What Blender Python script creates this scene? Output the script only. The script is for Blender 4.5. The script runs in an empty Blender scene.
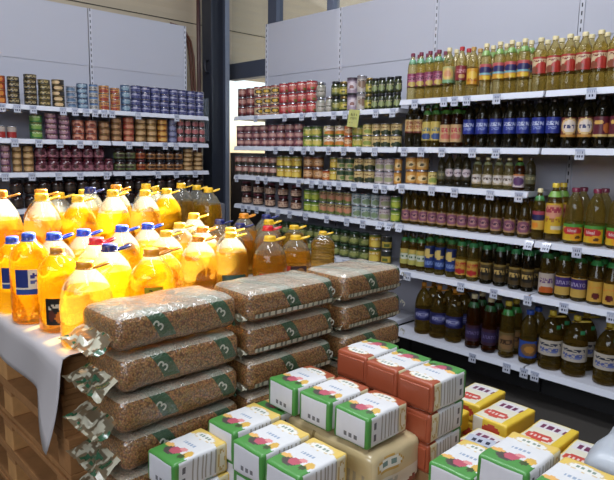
import bpy, bmesh, math, random
from mathutils import Vector, Matrix, noise
random.seed(7)
D = bpy.data
scn = bpy.context.scene
COL = scn.collection
PI = math.pi

# ------------------------------------------------------------------ camera
cam_d = D.cameras.new('camera')
cam_d.sensor_width = 36.0
cam_d.lens = 581.09 * 36.0 / 614.0
cam_d.clip_start = 0.02
cam = D.objects.new('camera', cam_d)
COL.objects.link(cam)
RT = Vector((0.69098186, 0.72266511, 0.01729739))
DN = Vector((0.1197504, -0.09083662, -0.98863975))
FW = Vector((-0.71288422, 0.6852035, -0.14930589))
m3 = Matrix((RT, -DN, -FW)).transposed()
cam.matrix_world = Matrix.Translation((0, 0, 1.6)) @ m3.to_4x4()
scn.camera = cam

# ------------------------------------------------------------------ world, sun, daylight, exposure
w = D.worlds.new('sky')
scn.world = w
w.use_nodes = True
bg = w.node_tree.nodes['Background']
sky = w.node_tree.nodes.new('ShaderNodeTexSky')
sky.sky_type = 'NISHITA'
sky.sun_disc = False
sky.sun_elevation = math.radians(38)
sky.sun_rotation = math.radians(-25)
w.node_tree.links.new(sky.outputs[0], bg.inputs[0])
bg.inputs[1].default_value = 0.10

sun_d = D.lights.new('sun', 'SUN')
sun_d.energy = 54.0
sun_d.angle = math.radians(0.6)
sun_d.color = (1.0, 0.93, 0.80)
sun = D.objects.new('sun', sun_d)
COL.objects.link(sun)
SUN_DIR = Vector((0.40, -1.0, -0.75))
sun.rotation_euler = SUN_DIR.to_track_quat('-Z', 'Y').to_euler()


def area(name, loc, target, sx, sy, watts, color):
    l = D.lights.new(name, 'AREA')
    l.shape = 'RECTANGLE'
    l.size, l.size_y = sx, sy
    l.energy = watts
    l.color = color
    o = D.objects.new(name, l)
    COL.objects.link(o)
    o.location = loc
    o.rotation_euler = (Vector(target) - Vector(loc)).to_track_quat('-Z', 'Y').to_euler()
    return o


# shop windows behind the camera and the ceiling light panels
area('shop_window_daylight', (0.3, -3.3, 3.3), (-2.2, 3.0, 1.4), 5.5, 1.8, 120, (0.86, 0.91, 1.0))
area('ceiling_light_panel', (-2.4, 1.9, 4.4), (-2.4, 1.9, 0), 3.0, 0.5, 70, (0.90, 0.94, 1.0))
area('ceiling_light_panel', (-0.6, 0.4, 4.4), (-0.6, 0.4, 0), 3.0, 0.5, 60, (0.90, 0.94, 1.0))

scn.view_settings.view_transform = 'Standard'
scn.view_settings.look = 'None'
scn.view_settings.gamma = 1.0
scn.view_settings.use_curve_mapping = False
scn.view_settings.exposure = 0.78
scn.cycles.use_denoising = True
scn.cycles.max_bounces = 14
scn.cycles.transparent_max_bounces = 24
scn.cycles.transmission_bounces = 10
scn.cycles.caustics_refractive = False
scn.cycles.caustics_reflective = False
scn.cycles.sample_clamp_indirect = 6.0


# ------------------------------------------------------------------ materials
def lin(h):
    h = h.lstrip('#')
    c = [int(h[i:i + 2], 16) / 255 for i in (0, 2, 4)]
    return tuple(x / 12.92 if x <= 0.04045 else ((x + 0.055) / 1.055) ** 2.4 for x in c) + (1.0,)


MATS = {}


def mat(key, color, rough=0.5, metal=0.0, coat=0.0, vary=0.12, scale=30.0, bump=0.0, spec=0.5):
    """Principled with a little procedural noise in the colour (and optional bump)."""
    if key in MATS:
        return MATS[key]
    m = D.materials.new(key)
    m.use_nodes = True
    nt = m.node_tree
    p = nt.nodes['Principled BSDF']
    p.inputs['Roughness'].default_value = rough
    p.inputs['Metallic'].default_value = metal
    p.inputs['Coat Weight'].default_value = coat
    p.inputs['Coat Roughness'].default_value = 0.08
    p.inputs['Specular IOR Level'].default_value = spec
    tc = nt.nodes.new('ShaderNodeTexCoord')
    nz = nt.nodes.new('ShaderNodeTexNoise')
    nz.inputs['Scale'].default_value = scale
    nz.inputs['Detail'].default_value = 3.0
    nt.links.new(tc.outputs['Object'], nz.inputs['Vector'])
    mx = nt.nodes.new('ShaderNodeMix')
    mx.data_type = 'RGBA'
    c = lin(color) if isinstance(color, str) else color
    mx.inputs['A'].default_value = tuple(x * (1 - vary) for x in c[:3]) + (1,)
    mx.inputs['B'].default_value = tuple(min(1, x * (1 + vary)) for x in c[:3]) + (1,)
    nt.links.new(nz.outputs['Fac'], mx.inputs['Factor'])
    nt.links.new(mx.outputs['Result'], p.inputs['Base Color'])
    if bump:
        b = nt.nodes.new('ShaderNodeBump')
        b.inputs['Strength'].default_value = bump
        b.inputs['Distance'].default_value = 0.01
        nt.links.new(nz.outputs['Fac'], b.inputs['Height'])
        nt.links.new(b.outputs['Normal'], p.inputs['Normal'])
    MATS[key] = m
    return m


def ink(hexcol):
    """Printed paper or lacquer of one colour; shelf labels are a shade deeper than their nominal ink."""
    c = lin(hexcol)
    return mat('print_' + hexcol, (c[0] * .74, c[1] * .70, c[2] * .70, 1), 0.38, 0.0, 0.15, 0.06, 60.0)


def clear_mat(key, tint, body, w_refr, w_transp, w_body, ior=1.30, rough=0.03, body_rough=0.4, wave=0.25):
    """Clear plastic with its liquid: refraction + straight transmission + a scattering liquid body + gloss."""
    if key in MATS:
        return MATS[key]
    m = D.materials.new(key)
    m.use_nodes = True
    nt = m.node_tree
    nt.nodes.clear()
    N, L = nt.nodes.new, nt.links.new
    out = N('ShaderNodeOutputMaterial')
    tc = N('ShaderNodeTexCoord')
    nz = N('ShaderNodeTexNoise')
    nz.inputs['Scale'].default_value = 24
    nz.inputs['Detail'].default_value = 2
    L(tc.outputs['Object'], nz.inputs['Vector'])
    bp = N('ShaderNodeBump')
    bp.inputs['Strength'].default_value = wave
    bp.inputs['Distance'].default_value = 0.008
    L(nz.outputs['Fac'], bp.inputs['Height'])
    t = lin(tint)
    b = lin(body)
    rf = N('ShaderNodeBsdfRefraction')
    rf.inputs['Color'].default_value = t
    rf.inputs['IOR'].default_value = ior
    rf.inputs['Roughness'].default_value = rough
    L(bp.outputs['Normal'], rf.inputs['Normal'])
    tr = N('ShaderNodeBsdfTransparent')
    tr.inputs['Color'].default_value = t
    tl = N('ShaderNodeBsdfTranslucent')
    tl.inputs['Color'].default_value = b
    df = N('ShaderNodeBsdfDiffuse')
    df.inputs['Color'].default_value = b
    bd = N('ShaderNodeMixShader')
    bd.inputs[0].default_value = 0.35
    L(tl.outputs[0], bd.inputs[1])
    L(df.outputs[0], bd.inputs[2])
    tot = w_refr + w_transp
    m1 = N('ShaderNodeMixShader')
    m1.inputs[0].default_value = w_transp / tot
    L(rf.outputs[0], m1.inputs[1])
    L(tr.outputs[0], m1.inputs[2])
    m2 = N('ShaderNodeMixShader')
    m2.inputs[0].default_value = w_body / (tot + w_body)
    L(m1.outputs[0], m2.inputs[1])
    L(bd.outputs[0], m2.inputs[2])
    gl = N('ShaderNodeBsdfGlossy')
    gl.inputs['Roughness'].default_value = 0.08
    L(bp.outputs['Normal'], gl.inputs['Normal'])
    fr = N('ShaderNodeFresnel')
    fr.inputs['IOR'].default_value = 1.42
    L(bp.outputs['Normal'], fr.inputs['Normal'])
    m3 = N('ShaderNodeMixShader')
    geo = N('ShaderNodeNewGeometry')
    front = N('ShaderNodeMath')
    front.operation = 'SUBTRACT'
    front.inputs[0].default_value = 1.0
    L(geo.outputs['Backfacing'], front.inputs[1])
    fm = N('ShaderNodeMath')
    fm.operation = 'MULTIPLY'
    L(fr.outputs[0], fm.inputs[0])
    L(front.outputs[0], fm.inputs[1])
    L(fm.outputs[0], m3.inputs[0])
    L(m2.outputs[0], m3.inputs[1])
    L(gl.outputs[0], m3.inputs[2])
    L(m3.outputs[0], out.inputs['Surface'])
    MATS[key] = m
    return m


# ------------------------------------------------------------------ mesh helpers
def mesh_obj(name, verts, faces, mats, fmats=None, parent=None, smooth=False, loc=None):
    me = D.meshes.new(name)
    me.from_pydata(verts, [], faces)
    for m in mats:
        me.materials.append(m)
    if fmats:
        me.polygons.foreach_set('material_index', fmats)
    if smooth:
        me.polygons.foreach_set('use_smooth', [True] * len(me.polygons))
    me.update()
    o = D.objects.new(name, me)
    COL.objects.link(o)
    if parent:
        o.parent = parent
    if loc:
        o.location = loc
    return o


def empty(name, loc, rz=0.0):
    o = D.objects.new(name, None)
    o.empty_display_size = 0.05
    COL.objects.link(o)
    o.location = loc
    o.rotation_euler = (0, 0, rz)
    return o


def tag(o, label, cat, group=None, kind=None):
    o['label'] = label
    o['category'] = cat
    if group:
        o['group'] = group
    if kind:
        o['kind'] = kind
    return o


def structure(o):
    o['kind'] = 'structure'
    return o


def copy_tree(o, parent=None):
    c = o.copy()
    COL.objects.link(c)
    if parent:
        c.parent = parent
    for ch in list(o.children):
        copy_tree(ch, c)
    return c


def box_data(x0, x1, y0, y1, z0, z1):
    v = [(x0, y0, z0), (x1, y0, z0), (x1, y1, z0), (x0, y1, z0), (x0, y0, z1), (x1, y0, z1), (x1, y1, z1), (x0, y1, z1)]
    f = [(3, 2, 1, 0), (4, 5, 6, 7), (0, 1, 5, 4), (1, 2, 6, 5), (2, 3, 7, 6), (3, 0, 4, 7)]
    return v, f


def box(name, x0, x1, y0, y1, z0, z1, m, parent=None, bevel=0.0):
    v, f = box_data(x0, x1, y0, y1, z0, z1)
    o = mesh_obj(name, v, f, [m], parent=parent)
    if bevel:
        bm = bmesh.new()
        bm.from_mesh(o.data)
        bmesh.ops.bevel(bm, geom=bm.edges[:], offset=bevel, segments=2, affect='EDGES', profile=0.5)
        bm.to_mesh(o.data)
        bm.free()
    return o


def lathe(name, rings, nseg, mats, parent=None, closed=True, square=0.0):
    """rings: (r, z, key) - key of the band ABOVE that ring: a material index or a function(u, v01)."""
    V, F, M = [], [], []
    idx = []
    for r, z, _ in rings:
        if r < 1e-6:
            V.append((0, 0, z))
            idx.append([len(V) - 1])
        else:
            row = []
            for k in range(nseg):
                a = 2 * PI * k / nseg
                ca, sa = math.sin(a), -math.cos(a)          # k=0 faces -Y
                s = 1.0
                if square:
                    n = 2 + square
                    s = (abs(ca) ** n + abs(sa) ** n) ** (-1 / n)
                V.append((r * s * ca, r * s * sa, z))
                row.append(len(V) - 1)
            idx.append(row)
    for i in range(len(rings) - 1):
        a, b, key = idx[i], idx[i + 1], rings[i][2]
        if len(a) == 1 and len(b) == 1:
            continue
        for k in range(nseg):
            k2 = (k + 1) % nseg
            if len(a) == 1:
                F.append((a[0], b[k2], b[k]))
            elif len(b) == 1:
                F.append((a[k], a[k2], b[0]))
            else:
                F.append((a[k], a[k2], b[k2], b[k]))
            u = ((k + 0.5) / nseg + 0.5) % 1.0               # u=0.5 faces -Y
            M.append(key(u) if callable(key) else key)
    return mesh_obj(name, V, F, mats, M, parent, smooth=True)


def sweep(name, pts, rad, m, parent=None, nseg=8, closed=False):
    V, F = [], []
    n = len(pts)
    for i, p in enumerate(pts):
        p = Vector(p)
        a = Vector(pts[(i - 1) % n] if (closed or i > 0) else pts[0])
        b = Vector(pts[(i + 1) % n] if (closed or i < n - 1) else pts[-1])
        t = (b - a).normalized()
        s = t.cross(Vector((0.123, 0.31, 0.94))).normalized()
        u = s.cross(t)
        rr = rad[i] if isinstance(rad, (list, tuple)) else rad
        for k in range(nseg):
            an = 2 * PI * k / nseg
            V.append(tuple(p + (s * math.cos(an) + u * math.sin(an)) * rr))
    for i in range(n if closed else n - 1):
        j = (i + 1) % n
        for k in range(nseg):
            k2 = (k + 1) % nseg
            F.append((i * nseg + k, i * nseg + k2, j * nseg + k2, j * nseg + k))
    if not closed:
        F.append(tuple(range(nseg))[::-1])
        F.append(tuple((n - 1) * nseg + k for k in range(nseg)))
    return mesh_obj(name, V, F, [m], parent=parent, smooth=True)


def text_mesh(name, s, size, m, parent=None, bend=0.0, squeeze=1.0):
    """Lettering lying in the local XZ plane facing -Y (bend = cylinder radius it wraps round)."""
    cu = D.curves.new(name, 'FONT')
    cu.body = s
    cu.size = size
    cu.align_x = 'CENTER'
    cu.align_y = 'CENTER'
    cu.extrude = 0.0004
    tmp = D.objects.new(name, cu)
    COL.objects.link(tmp)
    dg = bpy.context.evaluated_depsgraph_get()
    me = D.meshes.new_from_object(tmp.evaluated_get(dg))
    D.objects.remove(tmp)
    D.curves.remove(cu)
    for v in me.vertices:
        x, y, z = v.co
        x *= squeeze
        if bend:
            a = x / bend
            v.co = ((bend + z) * math.sin(a), -(bend + z) * math.cos(a), y)
        else:
            v.co = (x, -z, y)
    me.name = name
    me.materials.clear()
    me.materials.append(m)
    o = D.objects.new(name, me)
    COL.objects.link(o)
    if parent:
        o.parent = parent
    return o


def bent_patch(name, r, z0, z1, a0, a1, paint, parent=None, nu=14, nv=14):
    """Label glued on a cylinder between two angles (0 faces -Y)."""
    keys = []
    V, F, M = [], [], []
    for j in range(nv + 1):
        for i in range(nu + 1):
            a = a0 + (a1 - a0) * i / nu
            z = z0 + (z1 - z0) * j / nv
            V.append((r * math.sin(a), -r * math.cos(a), z))
    for j in range(nv):
        for i in range(nu):
            q = j * (nu + 1) + i
            F.append((q, q + 1, q + nu + 2, q + nu + 1))
            c = paint((i + 0.5) / nu, (j + 0.5) / nv)
            if c not in keys:
                keys.append(c)
            M.append(keys.index(c))
    return mesh_obj(name, V, F, [ink(k) for k in keys], M, parent, smooth=True)


# ------------------------------------------------------------------ label designs: background + bands, ovals and rows of marks
def design(bg, *ops):
    """ops: ('b', v0, v1, col) band, ('e', cu, cv, ru, rv, col) oval, ('r', u0, u1, v0, v1, col) block,
    ('t', v, half, u0, u1, col) a row of small marks like print."""
    def paint(u, v):
        c = bg
        for o in ops:
            if o[0] == 'b' and o[1] <= v < o[2]:
                c = o[3]
            elif o[0] == 'e' and ((u - o[1]) / o[3]) ** 2 + ((v - o[2]) / o[4]) ** 2 < 1:
                c = o[5]
            elif o[0] == 'r' and o[1] <= u < o[2] and o[3] <= v < o[4]:
                c = o[5]
            elif o[0] == 't' and abs(v - o[1]) < o[2] and o[3] <= u < o[4]:
                cell = math.sin(math.floor(u * 26) * 12.9898 + math.floor(v * 15) * 78.233 + o[1] * 91.7) * 43758.5453
                if cell - math.floor(cell) > 0.36:
                    c = o[5]
        return c
    return paint


ORD = ['first', 'second', 'third', 'fourth', 'fifth', 'sixth', 'seventh', 'eighth', 'ninth', 'tenth', 'eleventh', 'twelfth', 'thirteenth', 'fourteenth', 'fifteenth', 'sixteenth', 'seventeenth', 'eighteenth', 'nineteenth', 'twentieth']

# ------------------------------------------------------------------ where things stand (metres; x along the back rack, y into the room)
CAN_RUNS = [
    ('c1', 'maroon', [-4.665, -4.535], 3, 0.088, 0.05),
    ('c1', 'cream', [-4.41, -4.291, -4.172], 3, 0.089, 0.05),
    ('c1', 'red', [-4.052, -3.933, -3.814, -3.695], 3, 0.091, 0.05),
    ('c1', 'greyjar', [-3.57], 2, 0.125, 0.0418),
    ('c1', 'greyjar', [-3.462], 1, 0.125, 0.0346),
    ('c1', 'olivejar', [-3.398], 2, 0.122, 0.0424),
    ('c1', 'yellowolive', [-3.307], 2, 0.118, 0.0413),
    ('c1', 'lilac', [-3.218], 2, 0.13, 0.0451),
    ('c1', 'silver', [-3.119], 2, 0.134, 0.0399),
    ('c1', 'yellowolive', [-3.035], 2, 0.122, 0.0309),
    ('c1', 'darkjar', [-2.969], 2, 0.118, 0.0303),
    ('c1', 'darkjar', [-2.901], 2, 0.118, 0.0305),
    ('c1', 'darkjar', [-2.83], 2, 0.118, 0.0334),
    ('c1', 'darkjar', [-2.756], 2, 0.118, 0.03),
    ('c2', 'plum', [-4.687, -4.567, -4.446, -4.326, -4.206, -4.086, -3.965, -3.845], 3, 0.066, 0.05),
    ('c2', 'lime', [-3.725], 2, 0.088, 0.0498),
    ('c2', 'lime', [-3.617], 2, 0.088, 0.0484),
    ('c2', 'carrot', [-3.476], 2, 0.088, 0.05),
    ('c2', 'carrot', [-3.342], 2, 0.088, 0.0473),
    ('c2', 'orange', [-3.242], 2, 0.086, 0.0384),
    ('c2', 'lime', [-3.152], 2, 0.088, 0.0496),
    ('c2', 'paleyellow', [-3.041], 2, 0.09, 0.0409),
    ('c2', 'creamdark', [-2.949], 2, 0.09, 0.0397),
    ('c2', 'creamdark', [-2.862], 2, 0.09, 0.0431),
    ('c2', 'creamdark', [-2.764], 2, 0.09, 0.044),
    ('c3', 'rosedark', [-4.718, -4.614, -4.509, -4.405, -4.301, -4.196], 2, 0.093, 0.0484),
    ('c3', 'corn', [-4.077, -3.975, -3.872], 2, 0.099, 0.0475),
    ('c3', 'tan', [-3.714, -3.598], 2, 0.098, 0.05),
    ('c3', 'orange', [-3.487], 1, 0.085, 0.0389),
    ('c3', 'corn', [-3.4], 2, 0.1, 0.0379),
    ('c3', 'greencream', [-3.315, -3.223], 2, 0.098, 0.0427),
    ('c3', 'creamdark', [-3.119, -3.014], 2, 0.098, 0.0489),
    ('c3', 'lilacwhite', [-2.905, -2.816], 2, 0.098, 0.0413),
    ('c3', 'gold', [-2.724], 2, 0.1, 0.03),
    ('b3', 'gold', [-2.609, -2.51], 2, 0.1, 0.0458),
    ('c4', 'brownjar', [-4.606, -4.422, -4.238, -4.054, -3.87], 2, 0.112, 0.05),
    ('c4', 'grass', [-3.711, -3.619], 2, 0.1, 0.0427),
    ('c4', 'tangreen', [-3.515, -3.422], 2, 0.1, 0.0432),
    ('c4', 'tangreen', [-3.324, -3.233], 2, 0.1, 0.0422),
    ('c4', 'paleblue', [-3.136, -3.037], 2, 0.1, 0.046),
    ('c4', 'paleblue', [-2.935], 2, 0.1, 0.0357),
    ('c4', 'lilacwhite', [-2.85], 2, 0.1, 0.0485),
    ('c4', 'grass', [-2.738], 2, 0.1, 0.0402),
    ('c5', 'greenjar', [-4.307, -4.202, -4.097, -3.992, -3.887, -3.782, -3.677, -3.572, -3.467, -3.362, -3.258, -3.153, -3.048], 2, 0.112, 0.0487),
    ('c5', 'corn', [-2.937], 2, 0.115, 0.05),
    ('c5', 'darkyellow', [-2.81], 2, 0.115, 0.0417),
    ('b3', 'paleyellow', [-2.412], 1, 0.1, 0.0338),
    ('l1', 'redgold', [1.492], 4, 0.0535, 0.0423),
    ('l1', 'black', [1.595], 5, 0.043, 0.0454),
    ('l1', 'black', [1.726], 6, 0.041, 0.05),
    ('l1', 'blackolive', [1.836], 5, 0.043, 0.0487),
    ('l1', 'blackcream', [1.949], 5, 0.045, 0.05),
    ('l1', 'whiteblue', [2.058], 4, 0.045, 0.0435),
    ('l1', 'seablue', [2.153], 5, 0.0425, 0.0468),
    ('l1', 'bluewhite', [2.249], 4, 0.0535, 0.0371),
    ('l1', 'peach', [2.346], 3, 0.071, 0.0448),
    ('l1', 'peach', [2.45], 4, 0.05, 0.0437),
    ('l1', 'seablue', [2.548], 4, 0.059, 0.0425),
    ('l1', 'navywhite', [2.654, 2.752, 2.851, 2.949, 3.048, 3.146, 3.245, 3.343], 4, 0.06, 0.0477),
    ('l2', 'redwhite', [1.484], 1, 0.095, 0.03),
    ('l2', 'redwhite', [1.56], 1, 0.095, 0.0364),
    ('l2', 'greentin', [1.754], 3, 0.065, 0.05),
    ('l2', 'purple', [1.877], 5, 0.043, 0.05),
    ('l2', 'purple', [1.984], 5, 0.041, 0.0471),
    ('l2', 'pinkred', [2.106], 3, 0.0575, 0.05),
    ('l2', 'pinkred', [2.219], 3, 0.058, 0.05),
    ('l2', 'brown', [2.338], 3, 0.056, 0.0496),
    ('l2', 'brown', [2.454], 4, 0.052, 0.05),
    ('l2', 'tomato', [2.574], 4, 0.0545, 0.05),
    ('l2', 'tanstripe', [2.692, 2.805], 4, 0.054, 0.05),
    ('l2', 'amber', [2.922], 4, 0.054, 0.05),
    ('l2', 'purpleblue', [3.03], 4, 0.0565, 0.043),
    ('l2', 'darkpink', [3.118, 3.198, 3.278, 3.358], 3, 0.0755, 0.0388),
    ('l4', 'shadepot', [1.576, 1.686, 1.795, 1.905, 2.014, 2.123, 2.233, 2.342, 2.451, 2.561, 2.67, 2.779, 2.889, 2.998, 3.107, 3.217, 3.326], 2, 0.118, 0.05),
    ('l3', 'purple', [1.503], 4, 0.0535, 0.0379),
    ('l3', 'tanstripe', [1.589], 4, 0.0535, 0.0352),
    ('l3', 'tanstripe', [1.678], 4, 0.0535, 0.0418),
    ('l3', 'plumjar', [1.781, 1.88, 1.98, 2.079, 2.178, 2.278], 2, 0.1125, 0.0481),
    ('l3', 'plumjar', [2.368], 1, 0.1125, 0.039),
    ('l3', 'olivepot', [2.476, 2.582], 2, 0.1035, 0.05),
    ('l3', 'amberpot', [2.684], 2, 0.1035, 0.0447),
    ('l3', 'brownpot', [2.791, 2.889, 2.988, 3.086], 2, 0.1, 0.0476),
    ('l3', 'tanstripe', [3.203], 5, 0.043, 0.05),
    ('l3', 'tanstripe', [3.324], 4, 0.045, 0.05),
]
BOTTLES = [
    ('b1', 'burgundy', -2.642, 3.576, 0.333, 0.036), ('b1', 'burgundy', -2.567, 3.576, 0.333, 0.036), ('b1', 'burgundy', -2.492, 3.576, 0.333, 0.036), ('b1', 'burgundy', -2.417, 3.576, 0.333, 0.036),
    ('b1', 'roundyellow', -2.336, 3.58, 0.338, 0.04), ('b1', 'redcap', -2.236, 3.578, 0.333, 0.038), ('b1', 'yellowlabel', -2.148, 3.578, 0.322, 0.038), ('b1', 'sunset', -2.055, 3.579, 0.333, 0.039),
    ('b1', 'sunset', -1.958, 3.579, 0.333, 0.039), ('b1', 'sunset', -1.877, 3.579, 0.333, 0.039), ('b1', 'sunset', -1.791, 3.579, 0.333, 0.039), ('b1', 'redcream', -1.689, 3.582, 0.325, 0.042),
    ('b1', 'redcream', -1.602, 3.582, 0.325, 0.042), ('b1', 'redcream', -1.514, 3.582, 0.325, 0.042), ('b1', 'redcream', -1.427, 3.582, 0.325, 0.042), ('b1', 'redcream', -1.339, 3.582, 0.325, 0.042),
    ('b1', 'redcream', -1.252, 3.582, 0.325, 0.042), ('b1', 'redcream', -1.158, 3.582, 0.325, 0.042), ('b1', 'redcream', -1.064, 3.582, 0.325, 0.042), ('b1', 'redcream', -0.97, 3.582, 0.325, 0.042),
    ('b1', 'redcream', -0.876, 3.582, 0.325, 0.042), ('b1', 'redcream', -0.782, 3.582, 0.325, 0.042), ('b1', 'redcream', -0.688, 3.582, 0.325, 0.042), ('b2', 'creamdark', -2.642, 3.576, 0.3, 0.036),
    ('b2', 'creamdark', -2.567, 3.576, 0.3, 0.036), ('b2', 'yellowblue', -2.492, 3.576, 0.3, 0.036), ('b2', 'yellowblue', -2.417, 3.576, 0.3, 0.036), ('b2', 'pinkdark', -2.337, 3.58, 0.3, 0.04),
    ('b2', 'pinkdark', -2.25, 3.58, 0.3, 0.04), ('b2', 'bluelabel', -2.153, 3.581, 0.3, 0.041), ('b2', 'bluelabel', -2.055, 3.581, 0.3, 0.041), ('b2', 'bluelabel', -1.954, 3.581, 0.3, 0.041),
    ('b2', 'bluelabel', -1.859, 3.581, 0.3, 0.041), ('b2', 'bluelabel', -1.768, 3.581, 0.3, 0.041), ('b2', 'bluelabel', -1.667, 3.581, 0.3, 0.041), ('b2', 'bluelabel', -1.577, 3.581, 0.3, 0.041),
    ('b2', 'whiteround', -1.481, 3.582, 0.3, 0.042), ('b2', 'whiteround', -1.384, 3.582, 0.3, 0.042), ('b2', 'maroongold', -1.297, 3.582, 0.3, 0.042), ('b2', 'maroongold', -1.209, 3.582, 0.3, 0.042),
    ('b2', 'maroongold', -1.113, 3.582, 0.3, 0.042), ('b2', 'maroongold', -1.017, 3.582, 0.3, 0.042), ('b2', 'maroongold', -0.921, 3.582, 0.3, 0.042), ('b2', 'maroongold', -0.825, 3.582, 0.3, 0.042),
    ('b2', 'maroongold', -0.729, 3.582, 0.3, 0.042), ('b2', 'maroongold', -0.633, 3.582, 0.3, 0.042), ('b3', 'darkplain', -2.346, 3.57, 0.21, 0.03), ('b3', 'darkwhite', -2.281, 3.572, 0.226, 0.032),
    ('b3', 'darkwhite', -2.214, 3.572, 0.226, 0.032), ('b3', 'darkwhite', -2.148, 3.572, 0.226, 0.032), ('b3', 'clearwhite', -2.067, 3.574, 0.205, 0.034), ('b3', 'clearwhite', -1.989, 3.574, 0.205, 0.034),
    ('b3', 'clearwhite', -1.911, 3.574, 0.205, 0.034), ('b3', 'clearwhite', -1.84, 3.574, 0.205, 0.034), ('b3', 'amberbottle', -1.767, 3.576, 0.208, 0.036), ('b3', 'darkplain', -1.694, 3.574, 0.21, 0.034),
    ('b4', 'purpleround', -2.641, 3.577, 0.25, 0.037), ('b4', 'purpleround', -2.564, 3.577, 0.25, 0.037), ('b4', 'purpleround', -2.487, 3.577, 0.25, 0.037), ('b4', 'purpleround', -2.409, 3.577, 0.25, 0.037),
    ('b4', 'purpleround', -2.329, 3.577, 0.25, 0.037), ('b4', 'purpleround', -2.242, 3.577, 0.25, 0.037), ('b4', 'purpleround', -2.162, 3.577, 0.25, 0.037), ('b4', 'purpleround', -2.076, 3.577, 0.25, 0.037),
    ('b4', 'purpleround', -1.997, 3.577, 0.25, 0.037), ('b4', 'purpleround', -1.905, 3.577, 0.25, 0.037), ('b4', 'purpleround', -1.81, 3.577, 0.25, 0.037), ('b4', 'purpleround', -1.714, 3.577, 0.25, 0.037),
    ('b4', 'blueyellow', -1.622, 3.578, 0.32, 0.038), ('b4', 'bigyellow', -1.53, 3.59, 0.358, 0.05), ('b4', 'sunflower', -1.41, 3.595, 0.336, 0.055), ('b4', 'sunflower', -1.285, 3.595, 0.336, 0.055),
    ('b4', 'sunflower', -1.161, 3.595, 0.336, 0.055), ('b4', 'sunflower', -1.039, 3.595, 0.336, 0.055), ('b4', 'sunflower', -0.917, 3.595, 0.336, 0.055), ('b4', 'sunflower', -0.795, 3.595, 0.336, 0.055),
    ('b4', 'sunflower', -0.673, 3.595, 0.336, 0.055), ('b5', 'limewhite', -2.642, 3.576, 0.278, 0.036), ('b5', 'limewhite', -2.567, 3.576, 0.278, 0.036), ('b5', 'limewhite', -2.492, 3.576, 0.278, 0.036),
    ('b5', 'navyyellow', -2.415, 3.577, 0.307, 0.037), ('b5', 'navyyellow', -2.327, 3.577, 0.307, 0.037), ('b5', 'navyyellow', -2.234, 3.577, 0.307, 0.037), ('b5', 'redyellow', -2.153, 3.58, 0.307, 0.04),
    ('b5', 'redyellow', -2.061, 3.58, 0.307, 0.04), ('b5', 'blackgold', -1.958, 3.58, 0.307, 0.04), ('b5', 'blackgold', -1.859, 3.58, 0.307, 0.04), ('b5', 'blackgold', -1.751, 3.58, 0.307, 0.04),
    ('b5', 'blackgold', -1.665, 3.58, 0.307, 0.04), ('b5', 'whiteorange', -1.543, 3.587, 0.308, 0.047), ('b5', 'violet', -1.439, 3.585, 0.308, 0.045), ('b5', 'violet', -1.343, 3.585, 0.308, 0.045),
    ('b5', 'talltan', -1.247, 3.583, 0.305, 0.043), ('b5', 'talltan', -1.157, 3.583, 0.305, 0.043), ('b5', 'talltan', -1.057, 3.583, 0.305, 0.043), ('b5', 'talltan', -0.957, 3.583, 0.305, 0.043),
    ('b5', 'talltan', -0.857, 3.583, 0.305, 0.043), ('b5', 'talltan', -0.757, 3.583, 0.305, 0.043), ('b5', 'talltan', -0.657, 3.583, 0.305, 0.043), ('b6', 'navyjug', -2.468, 3.602, 0.388, 0.062),
    ('b6', 'navyjug', -2.33, 3.602, 0.388, 0.062), ('b6', 'navyjug', -2.198, 3.602, 0.388, 0.062), ('b6', 'darkviolet', -2.037, 3.59, 0.38, 0.05), ('b6', 'darkviolet', -1.911, 3.59, 0.38, 0.05),
    ('b6', 'greenyellowcap', -1.782, 3.59, 0.38, 0.05), ('b6', 'bluecap', -1.634, 3.596, 0.35, 0.056), ('b6', 'whitejug', -1.493, 3.612, 0.374, 0.072), ('b6', 'whitejug', -1.343, 3.612, 0.374, 0.072),
    ('b6', 'whitejug', -1.153, 3.612, 0.374, 0.072), ('b6', 'whitejug', -0.998, 3.612, 0.374, 0.072), ('b6', 'whitejug', -0.843, 3.612, 0.374, 0.072), ('b6', 'whitejug', -0.688, 3.612, 0.374, 0.072),
]
PRICE_TAGS = {'l1': [1.475, 1.585, 1.705, 1.944, 2.044, 2.139, 2.218, 2.299, 2.372, 2.621, 3.022], 'l2': [1.552, 1.736, 1.904, 2.076, 2.208, 2.525, 2.694, 2.892, 3.011, 3.226], 'l3': [1.467, 1.67, 1.883, 2.065, 2.302, 2.507, 2.812, 3.006, 3.222], 'c1': [-4.337, -3.929, -3.709, -3.555, -3.33, -3.204, -2.891, -2.729], 'b1': [-2.535, -2.295, -2.212, -2.118, -1.904, -1.327], 'c2': [-4.047, -3.831, -3.677, -3.572, -3.378, -3.21, -3.05, -2.888], 'b2': [-2.61, -2.461, -2.29, -2.054, -1.886, -1.361], 'c3': [-4.631, -4.303, -4.185, -3.96, -3.734, -3.571, -3.462, -3.363, -3.255, -3.091, -2.865, -2.782], 'b3': [-2.619, -2.356, -2.173, -1.906, -1.711], 'c4': [-4.534, -4.439, -4.316, -4.153, -4.01, -3.846, -3.638, -3.383, -3.156, -2.985, -2.813, -2.725, -2.622], 'b4': [-1.623, -1.515, -1.33], 'c5': [-3.29, -3.165, -3.034, -2.888, -2.53], 'b5': [-2.539, -2.082, -1.835, -1.602, -1.377, -1.106], 'b6': [-1.96, -1.709, -1.592, -1.52]}
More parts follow.
